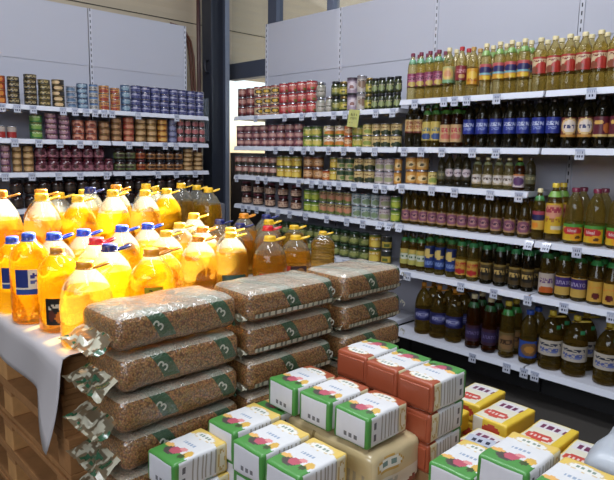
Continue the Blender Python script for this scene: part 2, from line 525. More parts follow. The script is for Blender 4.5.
JUGS = [
    ('rear', -2.809, 0.774, 0.338, 0.082, 'dome', 'yellow', None), ('rear', -2.588, 0.903, 0.346, 0.082, 'dome', 'yellow', None), ('rear', -2.627, 1.076, 0.33, 0.081, 'ribbed', 'yellow', None), ('rear', -2.72, 1.286, 0.341, 0.082, 'dome', 'yellow', None),
    ('rear', -2.79, 1.497, 0.33, 0.082, 'dome', 'yellow', None), ('rear', -2.899, 1.688, 0.326, 0.081, 'ribbed', 'yellow', 'white'), ('rear', -2.994, 2.033, 0.316, 0.082, 'dome', 'yellow', None), ('rear', -2.577, 0.736, 0.366, 0.082, 'dome', 'orange', None),
    ('rear', -2.745, 0.956, 0.354, 0.081, 'ribbed', 'orange', None), ('rear', -2.859, 1.077, 0.329, 0.082, 'dome', 'yellow', None), ('rear', -3.051, 1.282, 0.324, 0.082, 'dome', 'yellow', None), ('rear', -2.881, 1.243, 0.348, 0.082, 'dome', 'navy', None),
    ('rear', -2.928, 1.403, 0.354, 0.082, 'dome', 'orange', None), ('rear', -3.074, 1.484, 0.325, 0.082, 'dome', 'yellow', None), ('rear', -3.061, 1.65, 0.346, 0.082, 'dome', 'yellow', None), ('rear', -3.177, 1.771, 0.316, 0.082, 'dome', 'yellow', None),
    ('rear', -3.148, 1.935, 0.338, 0.082, 'dome', 'yellow', None), ('rear', -3.211, 2.09, 0.318, 0.082, 'dome', 'yellow', None), ('front', -2.348, 0.703, 0.284, 0.068, 'bottle', 'blue', 'bluewhite'), ('front', -2.164, 0.703, 0.319, 0.068, 'bottle', 'blue', 'bluewhite'),
    ('front', -2.002, 0.741, 0.286, 0.068, 'bottle', 'orange', 'blackfruit'), ('front', -2.256, 0.825, 0.299, 0.082, 'dome', 'blue', None), ('front', -2.334, 0.973, 0.292, 0.082, 'dome', 'blue', None), ('front', -2.132, 0.937, 0.285, 0.082, 'dome', 'red', None),
    ('front', -2.334, 1.14, 0.296, 0.082, 'dome', 'blue', None), ('front', -1.967, 0.912, 0.284, 0.082, 'dome', 'navy', None), ('front', -1.787, 0.746, 0.269, 0.082, 'dome', 'orange', None), ('front', -1.826, 0.999, 0.277, 0.081, 'ribbed', 'orange', 'yellownote'),
    ('front', -1.984, 1.132, 0.253, 0.081, 'ribbed', 'orange', None), ('front', -2.253, 1.308, 0.268, 0.082, 'dome', 'yellow', None), ('front', -2.426, 1.311, 0.283, 0.082, 'dome', 'blue', None), ('front', -2.423, 1.478, 0.274, 0.082, 'dome', 'yellow', None),
    ('front', -2.514, 1.617, 0.304, 0.082, 'dome', 'yellow', None), ('front', -2.257, 1.499, 0.271, 0.082, 'dome', 'orange', None), ('front', -2.098, 1.372, 0.258, 0.082, 'dome', 'orange', None), ('front', -2.098, 1.543, 0.259, 0.078, 'dome', 'yellow', 'teal'),
    ('front', -2.267, 1.664, 0.252, 0.078, 'dome', 'yellow', None), ('front', -2.518, 1.78, 0.262, 0.078, 'dome', 'navy', None), ('front', -2.518, 1.939, 0.284, 0.078, 'dome', 'orange', None), ('front', -2.36, 1.793, 0.256, 0.078, 'dome', 'navy', None),
    ('front', -2.518, 2.098, 0.268, 0.078, 'dome', 'navy', None), ('front', -2.214, 1.856, 0.253, 0.078, 'dome', 'red', None), ('front', -2.361, 1.985, 0.261, 0.078, 'dome', 'yellow', None), ('front', -1.966, 1.66, 0.248, 0.078, 'dome', 'yellow', 'darkred'),
    ('front', -2.328, 2.139, 0.223, 0.077, 'ribbed', 'yellow', None), ('front', -2.064, 1.907, 0.218, 0.078, 'dome', 'yellow', 'darkred'), ('front', -2.153, 2.186, 0.205, 0.063, 'square', 'yellow', None),
]

# ------------------------------------------------------------------ the hall
CREAM = mat('sandwich_panel_cream', 'b3a58f', 0.55, vary=0.05, scale=3)
DARK = mat('dark_steel', '30343f', 0.45, 0.2, vary=0.15, scale=6)
MID = mat('grey_blue_steel', '4a5060', 0.45, 0.2, vary=0.1, scale=6)
FLOOR_M = mat('grey_floor_tile', '45423f', 0.35, vary=0.1, scale=4)
CEIL_M = mat('ceiling_white', '5c5c60', 0.8, vary=0.04)
WALLW = mat('plaster_white', '6c6a68', 0.8, vary=0.04)
structure(box('floor', -5.8, 4.0, -4.0, 4.3, -0.1, 0.0, FLOOR_M))
structure(box('ceiling', -5.8, 4.0, -4.0, 4.2, 4.6, 4.7, CEIL_M))
structure(box('wall_right', 4.0, 4.1, -4.0, 4.3, 0, 4.6, WALLW))
structure(box('wall_front', -5.8, 4.0, -4.1, -4.0, 0, 4.6, WALLW))
structure(box('wall_back', -3.10, 4.0, 4.2, 4.3, 0, 4.6, WALLW))


def corrugated_wall(name, x, y0, y1, z0, z1):
    """Cream sandwich panels, laid flat with a dark joint every metre and fine ribs; one surface."""
    V, F, M = [], [], []
    zs = [z0]
    z = z0
    while z < z1 - 1e-6:
        nxt = min(z + 0.05, z1)
        zs.append(nxt)
        z = nxt
    joints = []
    for i, zz in enumerate(zs):
        off = 0.004 if i % 2 else 0.0
        V += [(x + off, y0, zz), (x + off, y1, zz)]
    for i in range(len(zs) - 1):
        F.append((2 * i, 2 * i + 1, 2 * i + 3, 2 * i + 2))
        M.append(1 if (i + 1) % 20 == 17 and False else 0)
    n = len(V)
    V += [(x - 0.1, y0, z0), (x - 0.1, y1, z0), (x - 0.1, y0, z1), (x - 0.1, y1, z1)]
    F.append((n + 1, n, n + 2, n + 3))
    F.append((0, n, n + 1, 1))
    M += [0, 0]
    o = mesh_obj(name, V, F, [CREAM, DARK], M)
    return o


structure(corrugated_wall('wall_left', -5.75, -4.0, 4.2, 0, 4.6))
structure(corrugated_wall('wall_outside', -5.75, 4.2, 8.6, 2.46, 5.2))
JOINT = mat('panel_joint_dark', '3a342c', 0.7)
for k, (y0, y1) in enumerate(((-4.0, 4.2), (4.2, 8.6))):
    structure(box('trim_%d' % (k + 1), -5.750, -5.742, y0, y1, 2.982, 2.990, JOINT))

# tall column of the frame in the corner
c = empty('steel_column', (-5.47, 3.82, 0))
tag(c, 'dark blue grey steel column standing in the corner between the two shelving racks', 'column', kind='structure')
box('column_web', -0.012, 0.012, -0.09, 0.09, 0, 4.6, DARK, c)
box('column_flange', -0.09, 0.09, 0.09, 0.115, 0, 4.6, MID, c, 0.004)
box('column_flange', -0.09, 0.09, -0.115, -0.09, 0, 4.6, DARK, c, 0.004)
box('column_edge', 0.09, 0.10, 0.06, 0.115, 0, 4.6, mat('pale_steel_edge', '8a90a0', 0.3, 0.4), c)
sweep('column_bracket', [(0.03, -0.116, 2.56), (0.03, -0.16, 2.55), (0.03, -0.16, 2.44), (0.03, -0.116, 2.43)], 0.012, DARK, c)

# glazed end of the back wall: mullions, transom, panes
GLASS = clear_mat('window_glass', 'f4f7f8', 'ffffff', 0.0, 1.0, 0.004, ior=1.02, wave=0.0)
for k, (x0, x1) in enumerate(((-5.04, -4.90), (-4.15, -4.07))):
    structure(box('window_%d_mullion' % (k + 1), x0, x1, 4.2, 4.3, 0, 4.6, MID, None, 0.004))
structure(box('window_transom', -5.75, -4.90, 4.18, 4.3, 2.42, 2.60, MID, None, 0.004))
structure(box('window_head', -5.75, -3.10, 4.2, 4.3, 4.25, 4.6, MID))
for k, (x0, x1, z0, z1) in enumerate(((-5.74, -5.05, 2.61, 4.24), (-4.89, -4.16, 2.61, 4.24), (-4.06, -3.11, 2.61, 4.24), (-5.74, -5.05, 0.05, 2.41), (-4.89, -4.16, 0.05, 2.6), (-4.06, -3.11, 0.05, 2.6))):
    structure(box('window_%d' % (k + 1), x0, x1, 4.24, 4.246, z0, z1, GLASS))
structure(box('wall_low', -5.74, -3.11, 4.21, 4.235, 0, 1.58, mat('dark_brown_board', '2b2320', .7)))
# canopy beam outside the upper window
o = empty('canopy_beam', (-4.9, 5.6, 3.95))
tag(o, 'slanting dark blue canopy beam seen outside through the upper window', 'beam', kind='structure')
b = box('beam_body', -1.0, 0.55, -0.05, 0.05, -0.10, 0.10, mat('canopy_blue', '3c5060', 0.5), o)
b.rotation_euler = (0, math.radians(28), 0)
structure(box('ground_outside', -9.0, 3.0, 4.3, 14.0, -0.1, 0.0, mat('asphalt_yard', '55524e', 0.85)))

# ------------------------------------------------------------------ pipes and hoses in the corner
o = sweep('conduit_pipe', [(-5.70, 3.755, 0.0), (-5.70, 3.755, 2.2), (-5.70, 3.755, 4.6)], 0.022, mat('dark_red_pipe', '4a2b2a', 0.4), nseg=10)
tag(o, 'dark red brown conduit running up the wall beside the steel column', 'pipe')
for k, (dx, lab) in enumerate(((0.0, 'brown hose curving down from the white panel corner, outer of two'), (0.075, 'brown hose curving down from the white panel corner, inner of two'))):
    pts = [(-5.70, 3.40, 2.93 - dx * .5), (-5.70, 3.50, 2.92 - dx * .5), (-5.70, 3.58 - dx * .3, 2.88 - dx * .5), (-5.70, 3.65 - dx * .4, 2.78 - dx * .3), (-5.70, 3.685 - dx * .5, 2.62), (-5.70, 3.70 - dx * .5, 2.3), (-5.70, 3.70 - dx * .5, 1.0)]
    sm = []
    for i in range(len(pts) - 1):
        for t in (0, .34, .67):
            sm.append(tuple(Vector(pts[i]).lerp(Vector(pts[i + 1]), t)))
    sm.append(pts[-1])
    tag(sweep('hose', sm, 0.014, mat('brown_hose', '6b4234', 0.4)), lab, 'hose')

# ------------------------------------------------------------------ shelving racks
WHITE = mat('white_powder_coat', 'b9bac4', 0.30, vary=0.03, scale=5, coat=0.1)
PANEL = mat('white_back_panel', 'aeafba', 0.33, vary=0.03, scale=1.5, bump=0.02)
RAIL = mat('price_rail_plastic', 'c6c9d4', 0.25, vary=0.03, coat=0.3)
SLOT = mat('upright_slot', '15161a', 0.8)


def upright(parent, x, y0, y1, z0, z1):
    """Slotted upright: a strip whose face is pierced by a row of dark slots."""
    v, f, fm = [], [], []
    n = int((z1 - z0) / 0.025)
    for i in range(n + 1):
        z = z0 + (z1 - z0) * i / n
        v += [(x - 0.015, y0, z), (x - 0.004, y0, z), (x + 0.004, y0, z), (x + 0.015, y0, z), (x + 0.015, y1, z), (x - 0.015, y1, z)]
    for i in range(n):
        a = 6 * i
        for k in range(6):
            k2 = (k + 1) % 6
            f.append((a + k, a + k2, a + 6 + k2, a + 6 + k))
            fm.append(1 if (k == 1 and i % 2) else 0)
    return mesh_obj('upright', v, f, [WHITE, SLOT], fm, parent)


def bay(x0, x1, shelf_zs, depth, label, first, last, cap=None):
    """A wall rack bay built in its own frame: the front faces -Y at y=0, the back panel at y=depth."""
    xend = x1
    r = empty('shelving_bay', (0, 0, 0))
    tag(r, label, 'shelving', 'wall shelving bays')
    for z0, z1, dy in ((0.26, 2.362, 0.0), (2.350, 2.86, -0.004)):
        box('back_panel', x0 + 0.001, x1 - 0.001, depth + dy, depth + (0.02 if dy == 0 else -0.0005), z0, z1, PANEL, r)
    box('base_plinth', x0 + 0.004, x1 - 0.004, 0.27, depth, 0.004, 0.225, mat('plinth_void_shade', '2a2a2c', .6), r)  # dark colour paints in the shadowy void below the bottom shelf
    upright(r, x0 + 0.016, depth - 0.012, depth + 0.03, 0.0, 2.86)
    if last:
        upright(r, x1 - 0.016, depth - 0.012, depth + 0.03, 0.0, 2.86)
    for z in shelf_zs:
        x1 = xend
        if z == 1.38:
            x1 = xend - 0.052
        s = box('shelf', x0 + 0.003, x1 - 0.003, 0.0, depth - 0.014, z - 0.034, z, WHITE, r, 0.003)
        # rail tilted a little, in front of the shelf edge
        v = [(x0 + 0.006, -0.003, z - 0.001), (x1 - 0.006, -0.003, z - 0.001), (x1 - 0.006, -0.014, z - 0.038), (x0 + 0.006, -0.014, z - 0.038),
             (x0 + 0.006, 0.0, z - 0.001), (x1 - 0.006, 0.0, z - 0.001), (x1 - 0.006, -0.008, z - 0.040), (x0 + 0.006, -0.008, z - 0.040)]
        f = [(3, 2, 1, 0), (4, 5, 6, 7), (0, 1, 5, 4), (1, 2, 6, 5), (2, 3, 7, 6), (3, 0, 4, 7)]
        mesh_obj('price_rail', v, f, [RAIL], None, s)
    return r


YB, XL = 3.5, -5.0
CZ = [1.934, 1.647, 1.366, 1.08, 0.736, 0.30]
BZ = [1.99, 1.65, 1.38, 1.08, 0.735, 0.26]
DZ = [1.99, 1.65, 1.08, 0.735, 0.26]
LZ = [1.937, 1.668, 1.398, 1.10, 0.75, 0.30]
for x0, x1, zs, lab, last in (
        (-4.70, -3.69, CZ, 'white back rack bay of tins nearest the steel column', False),
        (-3.685, -2.69, CZ, 'white back rack bay of cans and jars with the yellow paper sign', False),
        (-2.685, -1.605, BZ, 'white back rack bay of oil bottles with six shelves', False),
        (-1.60, -0.55, DZ, 'white back rack bay of oil bottles with a tall gap above the sunflower oil', True)):
    r = bay(x0, x1, zs, 0.4, lab, False, last)
    r.location = (0, YB, 0)
for y0, y1, lab, last in ((0.37, 1.365, 'white side rack bay at the near end of the tuna tins', False), (1.37, 2.365, 'white side rack bay of mixed tins, middle one of the side rack', False), (2.37, 3.40, 'white side rack bay of blue and white tins ending at the column', True)):
    r = bay(y0, y1, LZ, 0.4, lab, False, last)
    r.rotation_euler = (0, 0, PI / 2)
    r.location = (XL, 0, 0)
# clear acrylic end guard of the side rack
o = box('end_guard', -5.22, -5.02, 3.415, 3.420, 1.70, 2.12, clear_mat('acrylic_sheet', 'dfe6ee', 'c8d0d8', 0.05, 0.8, 0.2, ior=1.05))
tag(o, 'clear plastic end guard at the end of the side rack', 'guard')

# ------------------------------------------------------------------ cans, tins and jars
SILVER = mat('tin_plate', 'b8b8bc', 0.25, 0.9)
GOLDT = mat('gold_tin', '9a8450', 0.3, 0.8)
BLACKLID = mat('black_lid', '1b1b1e', 0.35)
REDLID = mat('maroon_lid', '56202a', 0.35)
GREENLID = mat('green_lid', '27442c', 0.35)
GLASS_DARK = mat('preserve_glass_brown', '2c1712', 0.12, coat=0.6)
GLASS_OLIVE = mat('preserve_glass_olive', '2f351c', 0.12, coat=0.6)
GLASS_GREY = mat('preserve_glass_grey', '8d8a7c', 0.12, coat=0.6)
GLASS_PLUM = mat('preserve_glass_plum', '4a1f2a', 0.12, coat=0.6)

# kind, spoken look, paint, lid material, (glass)
LOOK = {
    'maroon': ('food_can', 'maroon food can', design('7b2f33', ('b', 0, .2, '471519'), ('e', .5, .6, .3, .22, 'b98a7c'), ('t', .82, .06, .2, .8, 'd9c2b0')), SILVER),
    'cream': ('food_can', 'cream bean can', design('d4c19c', ('e', .5, .45, .3, .3, '3b2a20'), ('e', .5, .45, .18, .17, 'd8b440'), ('b', .86, 1, 'a8504a'), ('b', 0, .1, '9a4a3e')), SILVER),
    'red': ('food_can', 'red food can', design('b02f38', ('b', 0, .14, '821f27'), ('e', .5, .5, .34, .24, 'cf7266'), ('t', .76, .07, .15, .85, 'efdcd0'), ('e', .62, .3, .12, .12, '6b7a35')), SILVER),
    'lilac': ('food_can', 'lilac food can', design('a697a6', ('e', .5, .5, .32, .26, 'd8cfd6'), ('b', .85, 1, '57485a'), ('e', .45, .4, .14, .12, '8a5a52')), BLACKLID),
    'silver': ('food_can', 'silvery white can', design('bdb7ad', ('e', .5, .5, .32, .24, '8c7462'), ('b', .86, 1, '8e8b90'), ('t', .75, .05, .2, .8, '554a4a')), SILVER),
    'plum': ('food_can', 'plum pink short can', design('8b5560', ('b', 0, .25, '5c2c38'), ('e', .5, .6, .3, .25, 'caa296'), ('t', .35, .08, .1, .9, 'b98b84')), SILVER),
    'lime': ('food_can', 'lime green vegetable can', design('8aa040', ('e', .5, .4, .36, .28, 'd6c866'), ('b', .8, 1, '4d6a2c'), ('t', .68, .07, .2, .8, 'efe9c4')), SILVER),
    'carrot': ('food_can', 'orange-white vegetable can', design('d5cf9e', ('e', .5, .72, .4, .2, 'efe9d8'), ('t', .74, .07, .2, .8, '7d3b30'), ('e', .5, .3, .4, .22, 'd58a3c'), ('b', 0, .12, '6d8a3c')), SILVER),
    'orange': ('food_can', 'orange label food can', design('cf7c3c', ('e', .5, .5, .34, .24, 'e8c89c'), ('b', .85, 1, 'a84a2c'), ('t', .5, .05, .25, .75, '8a3a24')), SILVER),
    'paleyellow': ('food_can', 'pale yellow food can', design('d7c67c', ('e', .5, .35, .34, .22, '8fa04a'), ('t', .7, .07, .2, .8, '6a4a2c'), ('b', .9, 1, 'b8a24a')), SILVER),
    'creamdark': ('food_can', 'dark-based cream can', design('d5bf84', ('e', .55, .2, .4, .24, '2e3a22'), ('t', .72, .08, .2, .8, '7d5a34'), ('b', .92, 1, '8f7a48')), SILVER),
    'rosedark': ('food_can', 'rose and dark olive can', design('a5746c', ('e', .5, .15, .5, .26, '2c2a20'), ('e', .5, .65, .3, .2, 'd2b4a4'), ('b', .9, 1, '6d403c')), SILVER),
    'corn': ('food_can', 'yellow sweetcorn can', design('cfa93a', ('e', .5, .3, .34, .24, 'e8d060'), ('b', .85, 1, '6d7a34'), ('t', .68, .08, .2, .8, 'f0e8c0'), ('b', 0, .08, '7a6a24')), SILVER),
    'tan': ('food_can', 'tan brown meat can', design('b3804a', ('e', .5, .5, .34, .24, 'd8b48a'), ('b', .82, 1, '6d3c24'), ('b', 0, .12, '6d3c24'), ('t', .5, .06, .25, .75, '5a2c1c')), SILVER),
    'greencream': ('food_can', 'dark green and cream can', design('2f4a2e', ('r', .1, .9, .1, .55, 'c3b384'), ('e', .5, .3, .2, .15, '6d8a44'), ('b', .9, 1, '9a9a7c')), SILVER),
    'lilacwhite': ('food_can', 'whitish lilac vegetable can', design('c3b8b8', ('e', .5, .35, .32, .22, 'a0a67c'), ('t', .7, .08, .2, .8, '7a5a6a'), ('b', .92, 1, 'a49aa8')), SILVER),
    'gold': ('food_can', 'golden yellow food can', design('d29c48', ('e', .5, .45, .3, .24, 'ecd29a'), ('e', .55, .4, .12, .12, '4a4426'), ('b', .9, 1, 'a06a2c'), ('b', 0, .08, 'a06a2c')), SILVER),
    'grass': ('food_can', 'bright green pea can', design('7f9c34', ('e', .5, .35, .36, .24, 'b8c44c'), ('b', .82, 1, '3f6a24'), ('t', .66, .07, .2, .8, 'e8ecc4'), ('b', 0, .1, '3f6a24')), SILVER),
    'tangreen': ('food_can', 'tan and green bean can', design('b09468', ('b', 0, .3, '6a7a3c'), ('e', .5, .45, .34, .2, 'c88a6a'), ('t', .74, .08, .2, .8, '5c3a2a'), ('b', .9, 1, '7a8a4c')), SILVER),
    'paleblue': ('food_can', 'pale blue white can', design('b4c0c0', ('e', .5, .35, .32, .24, '7d9470'), ('t', .7, .08, .2, .8, '3a5a6a'), ('b', .92, 1, '7a9aa4')), SILVER),
    'darkyellow': ('food_can', 'dark can with yellow label', design('2f3530', ('r', .1, .9, .12, .6, 'c9b24c'), ('e', .5, .35, .2, .15, '5a6a2c')), SILVER),
    'greyjar': ('preserve_jar', 'grey glass jar', design('a9a69a', ('e', .5, .5, .3, .3, 'c9c6b8'), ('t', .5, .08, .2, .8, '6d6a5c')), SILVER, GLASS_GREY),
    'olivejar': ('preserve_jar', 'dark olive jar', design('5a6232', ('e', .5, .5, .32, .3, 'a8a65a'), ('t', .8, .08, .2, .8, 'd6d0a0')), BLACKLID, GLASS_OLIVE),
    'yellowolive': ('preserve_jar', 'yellow olive jar', design('98963c', ('e', .5, .5, .32, .3, 'cdbb58'), ('e', .5, .4, .14, .14, '4a4a20'), ('t', .82, .08, .2, .8, '3a3a1c')), GOLDT, GLASS_OLIVE),
    'darkjar': ('preserve_jar', 'black-lidded green jar', design('2b3326', ('e', .5, .4, .32, .34, '8b9a64'), ('t', .82, .08, .2, .8, 'c0bc94')), BLACKLID, GLASS_OLIVE),
    'brownjar': ('preserve_jar', 'dark brown jam jar', design('c9ad94', ('b', .85, 1, '7a4a3c'), ('t', .6, .1, .15, .85, '6a3a34'), ('t', .25, .1, .2, .8, '8a6a54')), REDLID, GLASS_DARK),
    'greenjar': ('preserve_jar', 'dark green pickle jar', design('5f6f3c', ('e', .5, .5, .34, .32, '9aa25c'), ('t', .82, .08, .2, .8, 'c6c89c')), GREENLID, GLASS_OLIVE),
    'plumjar': ('preserve_jar', 'dark plum jar', design('a8707c', ('b', .8, 1, '5a2434'), ('e', .5, .5, .2, .24, '3c1820'), ('t', .25, .08, .2, .8, '4a1c28')), REDLID, GLASS_PLUM),
    'olivepot': ('preserve_jar', 'green label pot', design('5f7044', ('e', .5, .5, .3, .3, '3a2c24'), ('t', .8, .08, .2, .8, 'b8b890')), BLACKLID, GLASS_DARK),
    'amberpot': ('preserve_jar', 'orange red label pot', design('a8582e', ('e', .5, .5, .3, .3, '6a2416'), ('t', .8, .08, .2, .8, 'd8a070')), REDLID, GLASS_DARK),
    'brownpot': ('preserve_jar', 'brown label pot', design('9a6a3c', ('e', .5, .5, .24, .28, '3c2416'), ('t', .8, .08, .2, .8, 'd0a878')), BLACKLID, GLASS_DARK),
    'shadepot': ('preserve_jar', 'dark brown shade-filling pot', design('2e2520', ('t', .5, .1, .2, .8, '4a3c30')), BLACKLID, GLASS_DARK),  # added pots, coloured dark to stand in for the black shade on that shelf
    'redgold': ('fish_tin', 'red and gold fish tin', design('9a3a20', ('e', .5, .5, .3, .4, 'd08a3c')), GOLDT),
    'black': ('fish_tin', 'black and gold fish tin', design('2c2a26', ('t', .55, .2, .2, .8, 'a89a70')), GOLDT),
    'blackolive': ('fish_tin', 'dark olive fish tin', design('4d4830', ('t', .55, .2, .2, .8, 'b0a06a')), GOLDT),
    'blackcream': ('fish_tin', 'black and cream fish tin', design('39332c', ('e', .42, .5, .26, .4, 'd8bc8c')), GOLDT),
    'whiteblue': ('fish_tin', 'white and blue fish tin', design('b4bcc6', ('e', .5, .4, .3, .3, '5a7a9a'), ('t', .75, .12, .2, .8, '3a5070')), SILVER),
    'seablue': ('fish_tin', 'sea blue fish tin', design('3c5f88', ('e', .5, .5, .34, .3, '8aa8b8'), ('t', .78, .12, .2, .8, 'c0d0dc')), SILVER),
    'bluewhite': ('fish_tin', 'blue topped white fish tin', design('b8b8ae', ('b', .6, 1, '5a7fb0'), ('t', .3, .12, .2, .8, '6a6a70')), SILVER),
    'peach': ('fish_tin', 'peach orange fish tin', design('d59a50', ('e', .5, .3, .34, .24, '9a3c30'), ('t', .75, .12, .2, .8, '5a3a5c')), SILVER),
    'navywhite': ('fish_tin', 'navy and white fish tin', design('333a72', ('e', .5, .6, .36, .16, 'a9acc4'), ('t', .25, .12, .1, .9, '6a70a4')), SILVER),
    'redwhite': ('fish_tin', 'red and white tall tin', design('a32c2a', ('b', .55, 1, 'b6ada4')), SILVER),
    'greentin': ('fish_tin', 'green fish tin', design('2f7038', ('e', .5, .5, .34, .3, '7fa84c'), ('t', .8, .12, .2, .8, 'c8d8a4')), GOLDT),
    'purple': ('fish_tin', 'purple fish tin', design('623a5c', ('e', .5, .5, .32, .3, 'a8808c'), ('t', .8, .12, .2, .8, 'd0b4b8')), GOLDT),
    'pinkred': ('fish_tin', 'pinkish red meat tin', design('a5543c', ('e', .5, .45, .36, .34, 'd8a084'), ('e', .5, .3, .18, .18, '7a2a24')), SILVER),
    'brown': ('fish_tin', 'brown fish tin', design('70492f', ('e', .5, .5, .32, .3, 'b08a60')), GOLDT),
    'tomato': ('fish_tin', 'tomato red fish tin', design('a03c34', ('e', .5, .5, .32, .3, 'c88a6a')), GOLDT),
    'tanstripe': ('fish_tin', 'tan fish tin', design('9c7a4a', ('e', .5, .5, .32, .3, 'c8a878'), ('b', 0, .15, '6a4426')), GOLDT),
    'amber': ('fish_tin', 'amber orange fish tin', design('b8742c', ('e', .5, .5, .32, .3, 'dcae5a'), ('b', 0, .2, '7a3018')), GOLDT),
    'purpleblue': ('fish_tin', 'violet blue fish tin', design('555a86', ('e', .5, .5, .32, .3, '8a90b0')), SILVER),
    'darkpink': ('fish_tin', 'dark tin with pink spot', design('38262a', ('e', .5, .5, .34, .32, 'b46a6c'), ('t', .85, .1, .2, .8, 'c8b0a8')), SILVER),
}
SHELF = {'l1': "side rack's top shelf", 'l2': "side rack's second shelf", 'l3': "side rack's third shelf", 'c1': "back rack's top shelf", 'c2': "back rack's second shelf",
         'c3': "back rack's third shelf", 'c4': "back rack's fourth shelf", 'c5': "back rack's fifth shelf", 'b1': "back rack's top shelf", 'b2': "back rack's second shelf",
         'b3': "back rack's third shelf", 'b4': "back rack's fourth shelf", 'b5': "back rack's fifth shelf", 'b6': "back rack's bottom shelf"}
SHELF['l4'] = "side rack's fourth shelf"
SZ = {'l4': 1.10, 'l1': 1.937, 'l2': 1.668, 'l3': 1.398, 'c1': 1.934, 'c2': 1.647, 'c3': 1.366, 'c4': 1.08, 'c5': .736, 'b1': 1.99, 'b2': 1.65, 'b3': 1.38, 'b4': 1.08, 'b5': .735, 'b6': .26}


def ringed(paint, keys):
    """u-function for one height of a label; both faces of the can carry the same print."""
    def at(v):
        def f(u):
            uu = (u * 2 + 0.5) % 1.0
            c = paint(uu, v)
            if c not in keys:
                keys.append(c)
            return keys.index(c)
        return f
    return at


def make_can(kind, h, r, paint, lid):
    keys = []
    at = ringed(paint, keys)
    nv = 13 if h > .06 else 6
    rings = [(0, 0, -1), (r * .94, 0, -1), (r * .99, h * .012 + .001, -1), (r, h * .03, -1), (r * .97, h * .05, -1)]
    for j in range(nv):
        rings.append((r * .975, h * (.06 + .88 * j / nv), at((j + .5) / nv)))
    rings += [(r * .975, h * .94, -1), (r, h * .965, -1), (r * .99, h * .997, -1), (r * .93, h * .997, -1), (r * .92, h * .97, -1), (0, h * .97, -1)]
    for k in range(44):
        for j in range(nv):
            rings[5 + j][2](((k + .5) / 44 + .5) % 1)
    n = len(keys)
    rings = [(a, b, n if c == -1 else c) for a, b, c in rings]
    return lathe(kind, rings, 44, [ink(k) for k in keys] + [lid])


def make_jar(h, r, paint, lid, glass):
    o = lathe('preserve_jar', [(0, 0, 0), (r * .85, 0, 0), (r * .97, h * .03, 0), (r, h * .08, 0), (r, h * .66, 0), (r * .95, h * .74, 0), (r * .80, h * .80, 0), (r * .78, h * .96, 0), (0, h * .96, 0)], 24, [glass])
    keys = []
    at = ringed(paint, keys)
    lr = [(r * 1.012, h * (.14 + .48 * j / 8), at((j + .5) / 8)) for j in range(8)] + [(r * 1.012, h * .62, 0)]
    for k in range(32):
        for j in range(8):
            lr[j][2](k / 32)
    lathe('label', lr, 32, [ink(k) for k in keys], o)
    lathe('lid', [(r * .80, h * .83, 0), (r * .86, h * .835, 0), (r * .86, h * .985, 0), (r * .82, h, 0), (r * .7, h, 0), (r * .68, h * .99, 0), (0, h * .99, 0)], 24, [lid], o)
    return o


seen_runs = {}
TIERS = {1: ['single'], 2: ['lower', 'upper'], 3: ['bottom', 'middle', 'topmost'], 4: ['bottom', 'second-from-bottom', 'second-from-top', 'topmost'],
         5: ['bottom', 'second-from-bottom', 'middle', 'second-from-top', 'topmost'], 6: ['bottom', 'second-from-bottom', 'third-from-bottom', 'third-from-top', 'second-from-top', 'topmost']}
for s, d, xs, rows, h, r in CAN_RUNS:
    L = LOOK[d]
    proto = make_can(L[0], h * .995, r, L[2], L[3]) if len(L) == 4 else make_jar(h * .99, r, L[2], L[3], L[4])
    first = True
    for x in xs:
        k = seen_runs.get((s, d), 0)
        seen_runs[(s, d)] = k + 1
        for t in range(rows):
            o = proto if first else copy_tree(proto)
            first = False
            jx, jy = random.uniform(-.0008, .0008), random.uniform(-.004, .004)
            if s[0] == 'l':
                o.location = (XL - .03 - r + jy, x + jx, SZ[s] + .001 + t * h)
            else:
                o.location = (x + jx, YB + .03 + r + jy, SZ[s] + .001 + t * h)
            o.rotation_euler = (0, 0, math.atan2(-o.location.x, o.location.y) + random.uniform(-.35, .35))
            tag(o, '%s, %s of %s such stack from left, %s' % (L[1], TIERS[rows][t], ORD[k], SHELF[s]), {'food_can': 'can', 'preserve_jar': 'jar', 'fish_tin': 'tin'}[L[0]], '%ss on the %s' % (L[1], SHELF[s].replace("'s", '')))
            if rows == 1:
                o['label'] = '%s standing singly, %s such one from left, %s' % (L[1], ORD[k], SHELF[s])

# ------------------------------------------------------------------ bottles of oil
OIL_PALE = clear_mat('oil_pale', 'fbf0c4', 'dcc468', .42, .48, .12)
OIL_GOLD = clear_mat('oil_gold', 'e8d288', 'b89a48', .45, .40, .15)
OIL_AMBER = clear_mat('oil_amber', 'b87a3c', '7a4416', .5, .25, .16)
OIL_DARK = clear_mat('oil_dark', 'cbc09c', '5a5034', .5, .40, .10)
PET = clear_mat('clear_plastic', 'f4f4ee', 'e6e2d0', .25, .65, .16, ior=1.12)
CAPC = {'burg': '6d1f38', 'white': 'd0d0cc', 'cream': 'd6c79a', 'red': 'a8282c', 'yellow': 'd2b53c', 'dark': '332622', 'green': '3f7a3a', 'blue': '28489a', 'tan': 'b08a4c', 'olive': '6a6a3c', 'orange': 'cf8a2c', 'navy': '252c62'}
